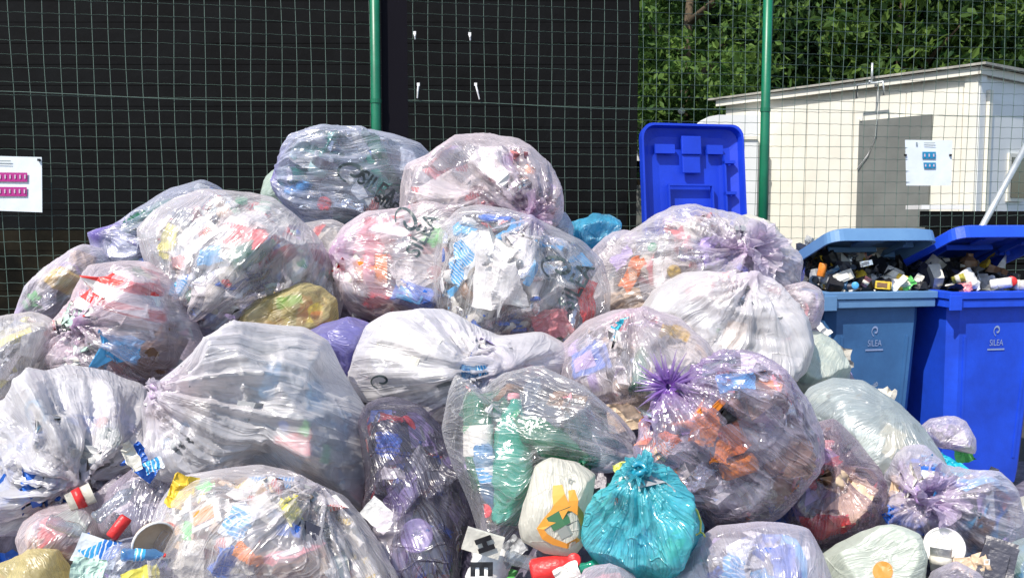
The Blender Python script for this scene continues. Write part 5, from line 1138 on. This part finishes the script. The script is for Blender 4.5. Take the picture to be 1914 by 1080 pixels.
loose('bottle', 1120, 960, 2.35, 120, 70, 'pgreen', 'dark green bottle between the cream and turquoise bags', 'bottle', mat2='green')
loose('jug', 912, 1060, 2.2, 120, 80, 'white', 'white square jug with black letters at the bottom edge', 'jug', mat2='white', asp=.33)
lt = tag(empty('printed_plate', at(905, 1015, 2.12)), 'white plate with bold black letter above the white jug', 'plate')
me = text_mesh('H', .05, .004); me.materials.append(S['black']); 
ho = link(bpy.data.objects.new('letter', me), lt); ho.matrix_local = Matrix.Translation((0,-.008,0)) @ Matrix.Rotation(math.pi/2, 4, 'X') @ Matrix.Rotation(math.radians(-70), 4, 'Z')
w = MB(); w.box((-.05,0,-.03),(.045,.012,.026), Matrix.Rotation(.3, 4, 'Y')); w.obj('board', S['off'], lt)
me = text_mesh('E', .07, .003); me.materials.append(S['black']); pj = at(898, 1062, 2.045); ho = tag(link(bpy.data.objects.new('label_letter', me)), 'bold black letter on the white jug', 'lettering'); ho.matrix_world = Matrix.Translation(pj) @ Matrix.Rotation(math.pi/2-.2, 4, 'X') @ Matrix.Rotation(math.radians(-90), 4, 'Z')
loose('can', 1035, 1062, 2.15, 90, 12, 'red', 'red and dark drink can at the bottom edge', 'can')
loose('cap', 1073, 1046, 2.08, 26, 20, 'red', 'bright red cap above the pink and white packet', 'cap')
loose('wrap', 1060, 1070, 2.05, 50, 25, 'prnA', 'pink and white lettered packet at the bottom edge', 'packet', asp=.6)
loose('bottle', 1098, 1058, 2.15, 70, 20, 'pteal', 'small green bottle beside the bright red cap', 'bottle', mat2='red')
b = bag('bottom lilac bag', [(1070,1110),(1095,1065),(1140,1052),(1180,1075),(1210,1110),(1150,1140)], 2.05, .08, 'lilac_film', 'small lilac bag at the bottom edge under the turquoise bag'); filling(b, ['white','pink'], 10)
# ---- lower right ----
f22 = bag('mauve bag', [(1440,930),(1470,850),(1520,800),(1560,785),(1605,825),(1640,880),(1652,935),(1632,980),(1585,1012),(1530,1028),(1480,1015),(1445,985)], 2.62, .22, 'mauve_film', 'brownish mauve bag right of the bag with the purple starburst knot', knot=(1560,870), pleat=1.0, gath=.3)
filling(f22, ['brown','beige','pink','grey','white','dark','red','lilac','pclear'], 55)
put(f22, 'wrap', 1545, 868, 60, 40, 'red', 'orange red strip in the brownish mauve bag', 'strip', .0, asp=.3)
put(f22, 'sheet', 1590, 940, 110, 70, 'beige', 'beige card in the lower part of the brownish mauve bag', 'card', .01, asp=.6)
put(f22, 'wrap', 1545, 990, 110, 15, 'red', 'dark red sheet at the bottom of the brownish mauve bag', 'wrapper', .01, asp=.5)
f21 = bag('bag with the purple starburst knot', [(1206,850),(1218,795),(1245,745),(1300,700),(1352,685),(1412,688),(1470,710),(1515,755),(1540,812),(1538,862),(1505,915),(1455,965),(1395,992),(1335,982),(1290,945),(1245,895)], 2.45, .25, 'violet_film',
    'large violet bag with a dark purple starburst knot and orange packaging', knot=(1281,745), kfront=True, pleat=1.5, N=72, gath=1.4, tuft=dict(dir=(-.15,.35), len=.05, r=.045, toward=1.0, g=1.0, layers=1, star=44))
filling(f21, ['orange','pclear','white','lilac','dark','silver','pclear','brown','pink','grey','prnO','dark'], 90)
put(f21, 'wrap', 1322, 795, 84, 80, 'orange', 'bright orange packet below the starburst knot', 'packet', -.005, asp=.6)
put(f21, 'wrap', 1240, 835, 60, 50, 'prnO', 'orange printed scrap at the left of the violet bag', 'scrap', -.005, asp=.7)
put(f21, 'wrap', 1288, 830, 84, 5, 'prnA', 'white and pink lettered wrapper left of the orange one', 'wrapper', -.005, asp=.35)
put(f21, 'wrap', 1350, 862, 74, 60, 'orange', 'second orange packet lower in the violet bag', 'packet', -.005, asp=.5)
put(f21, 'tub', 1385, 765, 62, 20, 'black', 'small black pot at the top of the violet bag', 'pot', .0, mat2='brown', asp=.42)
put(f21, 'sheet', 1375, 712, 70, 15, 'sky', 'pale blue card at the top of the violet bag', 'card', -.005, asp=.5)
put(f21, 'wrap', 1305, 895, 56, 40, 'silver', 'silver crinkled foil low in the violet bag', 'foil', -.005)
put(f21, 'bottle', 1425, 940, 90, -100, 'pclear', 'clear bottle with red cap at the bottom of the violet bag', 'bottle', -.01, mat2='red')
put(f21, 'wrap', 1500, 860, 80, 80, 'brown', 'brown red printed scrap at the right side of the violet bag', 'scrap', .01)
put(f21, 'wrap', 1440, 830, 90, 40, 'pclear', 'clear crumpled cup in the middle of the violet bag', 'cup', .0)
f25 = bag('right bag with the lilac tie', [(1648,950),(1652,885),(1690,835),(1730,832),(1770,870),(1810,882),(1855,888),(1885,920),(1902,985),(1890,1035),(1850,1052),(1800,1040),(1745,1005),(1690,1000),(1655,985)], 2.55, .22, 'lilac_film',
    'clear lilac bag tied in the middle, lower right', knot=(1730,932), kfront=True, pleat=1.6, N=60, gath=.8, tuft=dict(dir=(.85,-.25), len=.16, r=.065, toward=.55, g=.6, layers=3))
filling(f25, ['white','pclear','pclear','silver','sky','blue','off','brown','lilac','pink'], 60)
put(f25, 'wrap', 1690, 970, 80, -5, 'blue', 'blue scrap at the left foot of the clear lilac bag', 'scrap', .0, asp=.5)
put(f25, 'can', 1842, 1000, 60, 70, 'brown', 'brown red can at the right of the clear lilac bag', 'can', .0)
put(f25, 'wrap', 1672, 895, 50, 30, 'beige', 'peach scrap at the left shoulder of the clear lilac bag', 'scrap', .0)
f26 = bag('mint cream bag', [(1528,1050),(1560,1015),(1610,992),(1665,986),(1712,1002),(1738,1040),(1735,1090),(1700,1140),(1600,1150),(1545,1120)], 2.22, .15, 'mint_film', 'pale cream green bag with an orange dot, bottom right', crumple=.7, group='opaque carrier bags')
dot = ([(0,0)]+[(math.cos(i*.3142)*.5, math.sin(i*.3142)*.5) for i in range(20)]+[(math.cos(i*.3142), math.sin(i*.3142)) for i in range(20)], [(0, 1+i, 1+(i+1) % 20) for i in range(20)]+[(1+i, 21+i, 21+(i+1) % 20, 1+(i+1) % 20) for i in range(20)])
S['inkdot'] = pmat('orange_dot_ink', (.9,.2,.01), .4)
lettering(f26, 1650, 1067, 19, 0, part=dot, name='printed_dot', mat='inkdot')
loose('disc', 1765, 1022, 2.3, 74, 0, 'white', 'white plastic tub lid at the lower right', 'lid', mat2='white')
loose('tub', 1758, 1046, 2.22, 44, 90, 'white', 'small white tub in front of the white lid', 'tub', mat2='off', asp=.45)
loose('wrap', 1800, 1020, 2.42, 60, 60, 'sky', 'light blue wrapper right of the white lid', 'wrapper')
loose('carton', 1862, 1056, 2.2, 86, 80, 'dark', 'dark blue packet with a small white square mark', 'packet', asp=.7, mat2='dark')
q = at(1845, 1050, 2.11); w = MB()
for a_, b_ in (((-.007,0,-.007),(.007,.002,-.0045)), ((-.007,0,.0045),(.007,.002,.007)), ((-.007,0,-.0044),(-.0045,.002,.0044)), ((.0045,0,-.0044),(.007,.002,.0044))): w.box(a_, b_)
o_ = w.obj('square_mark', S['white']); o_.location = q; tag(o_, 'small white square mark on the dark blue packet', 'mark')
loose('wrap', 1815, 1062, 2.2, 70, 20, 'beige', 'tan crumpled paper at the bottom right', 'paper')
f27 = bag('bottom bag of blue packaging', [(1235,1095),(1280,1045),(1315,1005),(1342,987),(1400,984),(1455,986),(1500,995),(1530,1035),(1552,1095),(1520,1150),(1400,1170),(1280,1150)], 2.15, .17, 'lilac_film', 'lilac clear bag with blue packaging at the bottom edge', knot=(1430,1120), pleat=1.1, gath=.2)
filling(f27, ['blue','sky','white','off','lilac','pclear','prnB','grey'], 45)
put(f27, 'sheet', 1380, 1050, 110, 55, 'prnB', 'blue sheet under the film of the bottom lilac bag', 'leaflet', .0, asp=.5)
put(f27, 'wrap', 1470, 1050, 80, 70, 'blue', 'dark blue wrapper at the right of the bottom lilac bag', 'wrapper', .0)
b = bag('bottom right lilac bag', [(1725,1105),(1745,1070),(1790,1050),(1830,1070),(1850,1110),(1790,1140)], 2.12, .09, 'lilac_film', 'small violet bag at the bottom right edge'); filling(b, ['lilac','white','dark'], 12)
bag('cream bag at the right edge', [(1885,955),(1905,930),(1950,925),(1980,960),(1960,1010),(1905,1015)], 2.75, .12, 'cream_film', 'cream bag cut by the right edge of the view', group='opaque carrier bags')
b = bag('teal bag in the corner', [(1880,1060),(1895,1020),(1940,1005),(1990,1040),(1980,1110),(1900,1120)], 2.35, .12, 'sage_film', 'bluish green bag in the bottom right corner'); filling(b, ['pteal','sky','grey'], 14)
# neighbours just outside the frame so that the heap goes on
for i, (x, y, Y, r, fm, lab) in enumerate([(-190,700,3.2,120,'clear_film','clear bag of rubbish beyond the left edge, upper'), (-210,930,2.8,140,'grey_film','grey bag of rubbish beyond the left edge, lower'), (2020,1010,2.9,90,'lilac_film','lilac bag beyond the right edge'),
        (150,1230,2.2,120,'milky_film','milky bag below the bottom edge at the left'), (480,1270,2.1,130,'lilac_film','lilac bag below the bottom edge, left of middle'), (850,1250,2.1,130,'grey_film','grey bag below the bottom edge in the middle'),
        (1200,1240,2.0,120,'clear_film','clear bag below the bottom edge, right of middle'), (1560,1270,2.1,130,'milky_film','milky bag below the bottom edge at the right'), (1850,1230,2.2,110,'blue_film','bluish bag below the bottom right corner')]):
    rg = random.Random(i); poly = [(x+r*math.cos(a)*rg.uniform(.85,1.1), y+r*.8*math.sin(a)*rg.uniform(.85,1.1)) for a in [k*math.pi/5 for k in range(10)]]
    b = bag('outer bag %s' % lab, poly, Y, .22, fm, lab, N=26); filling(b, GEN, 22)

# more whole things that show through the films
for g_, kd, px, py, Lp, an, mt, lab, ct, kw in [
    (t1,'bottle',650,300,100,15,'pclear','clear crushed bottle high on the left of the topmost bag','bottle',dict(mat2='blue')),
    (t1,'cup',590,320,52,60,'white','white cup in the upper left of the topmost bag','cup',dict(mat2='mint')),
    (t2,'carton',905,330,80,-30,'white','white carton in the middle of the top right bag','carton',dict(mat2='prnA',asp=.6)),
    (t2,'can',960,350,52,40,'silver','silver can near the purple tie of the top right bag','can',{}),
    (l9,'bottle',395,415,120,-18,'pclear','clear bottle across the top of the large clear bag','bottle',dict(mat2='blue')),
    (l9,'can',335,520,56,70,'prnB','blue and white can at the left of the large clear bag','can',{}),
    (l9,'carton',560,500,56,30,'off','off-white packet at the right of the large clear bag','packet',dict(mat2='prnC',asp=.7)),
    (c5,'bottle',745,480,110,70,'pclear','clear bottle upright in the pinkish lettered bag','bottle',dict(mat2='red')),
    (c5,'can',850,470,60,80,'prnC','colourful can at the right of the pinkish lettered bag','can',{}),
    (c6,'can',970,590,60,10,'silver','silver can at the foot of the large centre bag','can',{}),
    (c6,'cup',870,545,62,40,'off','cream cup at the left foot of the large centre bag','cup',dict(mat2='brown')),
    (r6,'bottle',1310,450,110,20,'pclear','clear bottle lying near the peak of the peaked bag','bottle',dict(mat2='blue')),
    (r6,'carton',1250,560,60,-20,'white','white packet at the foot of the peaked bag','packet',dict(mat2='prnB',asp=.6)),
    (r7,'bottle',1300,590,100,-30,'pclear','clear bottle slanting through the greyish clear bag','bottle',dict(mat2='green')),
    (r16,'tub',1110,715,52,20,'white','white pot at the foot of the pinkish bag right of centre','pot',dict(mat2='lilac',asp=.45)),
    (f28,'bottle',640,1000,130,-60,'pclear','clear bottle at the right edge of the clear bag of packets','bottle',dict(mat2='yellow')),
    (f28,'tub',500,1090,70,20,'off','cream pot at the bottom of the clear bag of packets','pot',dict(mat2='brown',asp=.45)),
    (f28,'carton',380,960,66,30,'off','cream carton at the upper left of the clear bag of packets','carton',dict(mat2='orange',asp=.7)),
    (f17,'can',800,880,66,60,'grey','grey can at the right of the dark bag','can',{}),
    (f17,'bottle',770,1040,110,75,'pclear','clear bottle low in the dark bag','bottle',dict(mat2='blue')),
    (f21,'bottle',1440,760,120,-35,'pclear','clear bottle at the upper right of the violet bag','bottle',dict(mat2='white')),
    (f21,'cup',1265,900,60,40,'off','pale cup at the lower left of the violet bag','cup',dict(mat2='orange')),
    (f21,'can',1390,880,70,15,'orange','orange can low in the middle of the violet bag','can',{}),
    (f22,'cup',1580,880,66,-40,'brown','brown paper cup in the brownish mauve bag','cup',dict(mat2='beige')),
    (f25,'bottle',1800,940,90,-20,'pclear','clear bottle right of the lilac tie in the lower right bag','bottle',dict(mat2='sky')),
    (sg,'bottle',1640,770,100,-30,'pclear','clear bottle at the top of the sage grey bag','bottle',dict(mat2='white')),
    (f13,'can',600,740,60,70,'sky','light blue can dimly seen at the right of the milky grey bag','can',{}),
    (f12,'tub',80,760,70,0,'white','white tub dimly seen at the top left of the greyish lilac bag','tub',dict(mat2='sky',asp=.4))]:
    put(g_, kd, px, py, Lp, an, mt, lab, ct, .0, **kw)
for a_, k_ in FILLS: fill_now(*a_, **k_)
# ---------------- loose rubbish in the bins ----------------
def inbin(b, x, y, z, kind, L_, ang, mat, lab, cat, **k):
    P = b.matrix_world @ Vector((x, y, z)); return item(kind, P, L_, ang, mat, lab, cat, **k)
bpy.context.view_layer.update()
def binheap(b, label, seed, h):
    rg = np.random.default_rng(seed); V_ = []; F_ = []; MI = []; n0 = 0; mats = ['black','black','dark','grey','off','white','silver','pclear','brown','pblue','news','yellow']; pw = np.array([.42,.16,.16,.08,.1,.09,.05,.05,.04,.03,.03,.03])
    for i in range(430):
        x = rg.uniform(-.25,.25); y = rg.uniform(.05,.62); z = .90+rg.uniform(0, h)*(.35+.65*min(1, y/.35)) ; L_ = rg.uniform(.05,.19); mi = int(rg.choice(len(mats), p=pw/pw.sum())); ty = rg.random()
        q = rg.normal(size=(3,3)); a_ = q[0]/np.linalg.norm(q[0]); b_ = np.cross(q[1], a_); b_ /= np.linalg.norm(b_); Rm = np.stack([a_, b_, np.cross(a_, b_)])
        if ty < .55: p, f = sheet_pts(L_, L_*.7, 7, 6, .2, i, .4)
        elif ty < .75: w = MB(); w.box((-L_/2,-L_*.3,-L_*.18),(L_/2,L_*.3,L_*.18)); p = np.array([v_[:] for v_ in w.v]); f = w.f
        else: w = MB(); r = L_*.25; w.lathe([(0,-L_/2),(r,-L_*.48),(r,L_*.3),(r*.4,L_*.42),(r*.4,L_/2),(0,L_/2)], 10, 'x'); p = np.array([v_[:] for v_ in w.v]); f = w.f
        p = p @ Rm+np.array([x, y, z]); lowv = p[:,2] < 1.005; p[:,0] = np.where(lowv, np.clip(p[:,0], -.235, .235), np.clip(p[:,0], -.29, .29)); p[:,1] = np.where(lowv, np.clip(p[:,1], .048, .64), np.clip(p[:,1], .0, .67)); p[:,2] = np.maximum(p[:,2], .88)
        V_.append(p); F_ += [tuple(k+n0 for k in q_) for q_ in f]; MI += [mi]*len(f); n0 += len(p)
    o = mesh('bin_contents', np.concatenate(V_), F_, [S[m_] for m_ in mats], None, False, MI); o.matrix_world = b.matrix_world.copy(); tag(o, label, kind='stuff')
binheap(binB, 'black bags and cartons heaped in the faded bin', 3, .27); binheap(binC, 'black bags and scraps heaped in the bright blue bin', 5, .20)
for a_ in [(binB,-.17,.06,1.07,'carton',.085,25,'off','crushed white carton at the left of the faded bin','carton',{}),
    (binB,-.02,.10,1.13,'carton',.055,15,'silver','silver packet on top of the black bag in the faded bin','packet',dict(asp=.5)),
    (binB,-.125,.02,1.03,'cap',.035,0,'sky','blue and white cap at the rim of the faded bin','cap',{}),
    (binB,-.06,.03,1.045,'tub',.05,60,'pink','pale pink pot at the rim of the faded bin','pot',dict(mat2='off')),
    (binB,.03,.02,1.03,'carton',.07,-4,'yellow','ochre packet at the rim of the faded bin','packet',dict(asp=.55,mat2='brown')),
    (binB,.12,.02,1.035,'carton',.085,50,'white','white card packet leaning right in the faded bin','packet',dict(asp=.35)),
    (binB,.18,.03,1.035,'wrap',.07,40,'lime','green and white scrap in the faded bin','scrap',{}),
    (binB,.235,.04,1.04,'carton',.075,60,'off','white milk carton at the right of the faded bin','carton',dict(asp=.5)),
    (binB,.14,.10,1.08,'carton',.08,-25,'grey','grey glossy packet behind the white ones','packet',dict(asp=.7)),
    (binB,-.255,.12,1.10,'can',.07,80,'orange','rusty orange tin at the far left of the faded bin','tin',{}),
    (binC,-.22,.05,1.06,'tub',.06,20,'lemon','pale yellow pot at the left of the bright blue bin','pot',dict(mat2='off')),
    (binC,-.15,.05,1.05,'jug',.12,-50,'white','white bottle lying in the bright blue bin','bottle',dict(mat2='white',asp=.28)),
    (binC,-.20,.02,1.02,'wrap',.06,10,'pink','pinkish scrap at the rim of the bright blue bin','scrap',{}),
    (binC,.02,.04,1.035,'can',.10,10,'white','white can lying in the bright blue bin','can',{}),
    (binC,.075,.03,1.045,'cap',.05,0,'red','red lid right of the white can','lid',{}),
    (binC,.12,.04,1.025,'cup',.08,0,'white','white cup at the right of the bright blue bin','cup',dict(mat2='off'))]:
    inbin(a_[0], *a_[1:4], a_[4], a_[5], a_[6], a_[7], a_[8], a_[9], **a_[10])
# black bag hump in bins
# ---------------- the mound that carries the bags ----------------
nx, ny = 90, 70; xs = np.linspace(-3.2, 3.4, nx); ys = np.linspace(1.0, 5.0, ny); XX, YY = np.meshgrid(xs, ys); H = np.full_like(XX, .0)
for g in BAGS:
    c = g.c; dd = np.hypot((XX-c.x), (YY-(c.y+.10))*1.1)
    zt = c.z-g.size*.55; H = np.maximum(H, zt-np.maximum(0, dd-g.size*.5)*1.25)
PP = np.stack([XX.ravel(), YY.ravel(), H.ravel()], 1)
H2 = H.ravel()+.06*vn(PP*4, 3)+.05*ridge(PP*9, 4)+.02*ridge(PP*23, 5)-.10
H2 = np.maximum(H2, .004); PP[:,2] = H2
f = [(j*nx+i, j*nx+i+1, (j+1)*nx+i+1, (j+1)*nx+i) for j in range(ny-1) for i in range(nx-1)]
MM = pmat('old_rubbish_film', (.22,.20,.26), .35, col2=(.07,.06,.09), scale=9, bump=1, bscale=30)
o = mesh('rubbish_mound', PP, f, MM, None, True); tag(o, 'dark crumpled older rubbish under the tied bags', kind='stuff')
rg = np.random.default_rng(11); V_ = []; F_ = []; MI = []; n0 = 0; mats = ['pclear','white','lilac','grey','dark','off','blue','red','lime','prnC','silver','brown']
ok = np.where(PP[:,2] > .15)[0]
for i in range(900):
    p0 = PP[ok[rg.integers(len(ok))]]+rg.normal(size=3)*.03; L_ = rg.uniform(.05,.13); q = rg.normal(size=(3,3)); a_ = q[0]/np.linalg.norm(q[0]); b_ = np.cross(q[1], a_); b_ /= np.linalg.norm(b_); Rm = np.stack([a_, b_, np.cross(a_, b_)])
    p, ff = sheet_pts(L_, L_*.8, 7, 6, .2, i, .4); V_.append(p @ Rm+p0+np.array([0,0,.02])); F_ += [tuple(k+n0 for k in q_) for q_ in ff]; MI += [int(rg.integers(len(mats)))]*len(ff); n0 += len(p)
VV = np.concatenate(V_); VV[:,2] = np.maximum(VV[:,2], .006)
o = mesh('loose_litter', VV, F_, [S[m_] for m_ in mats], None, False, MI); tag(o, 'loose wrappers and scraps filling the gaps between the bags', kind='stuff')
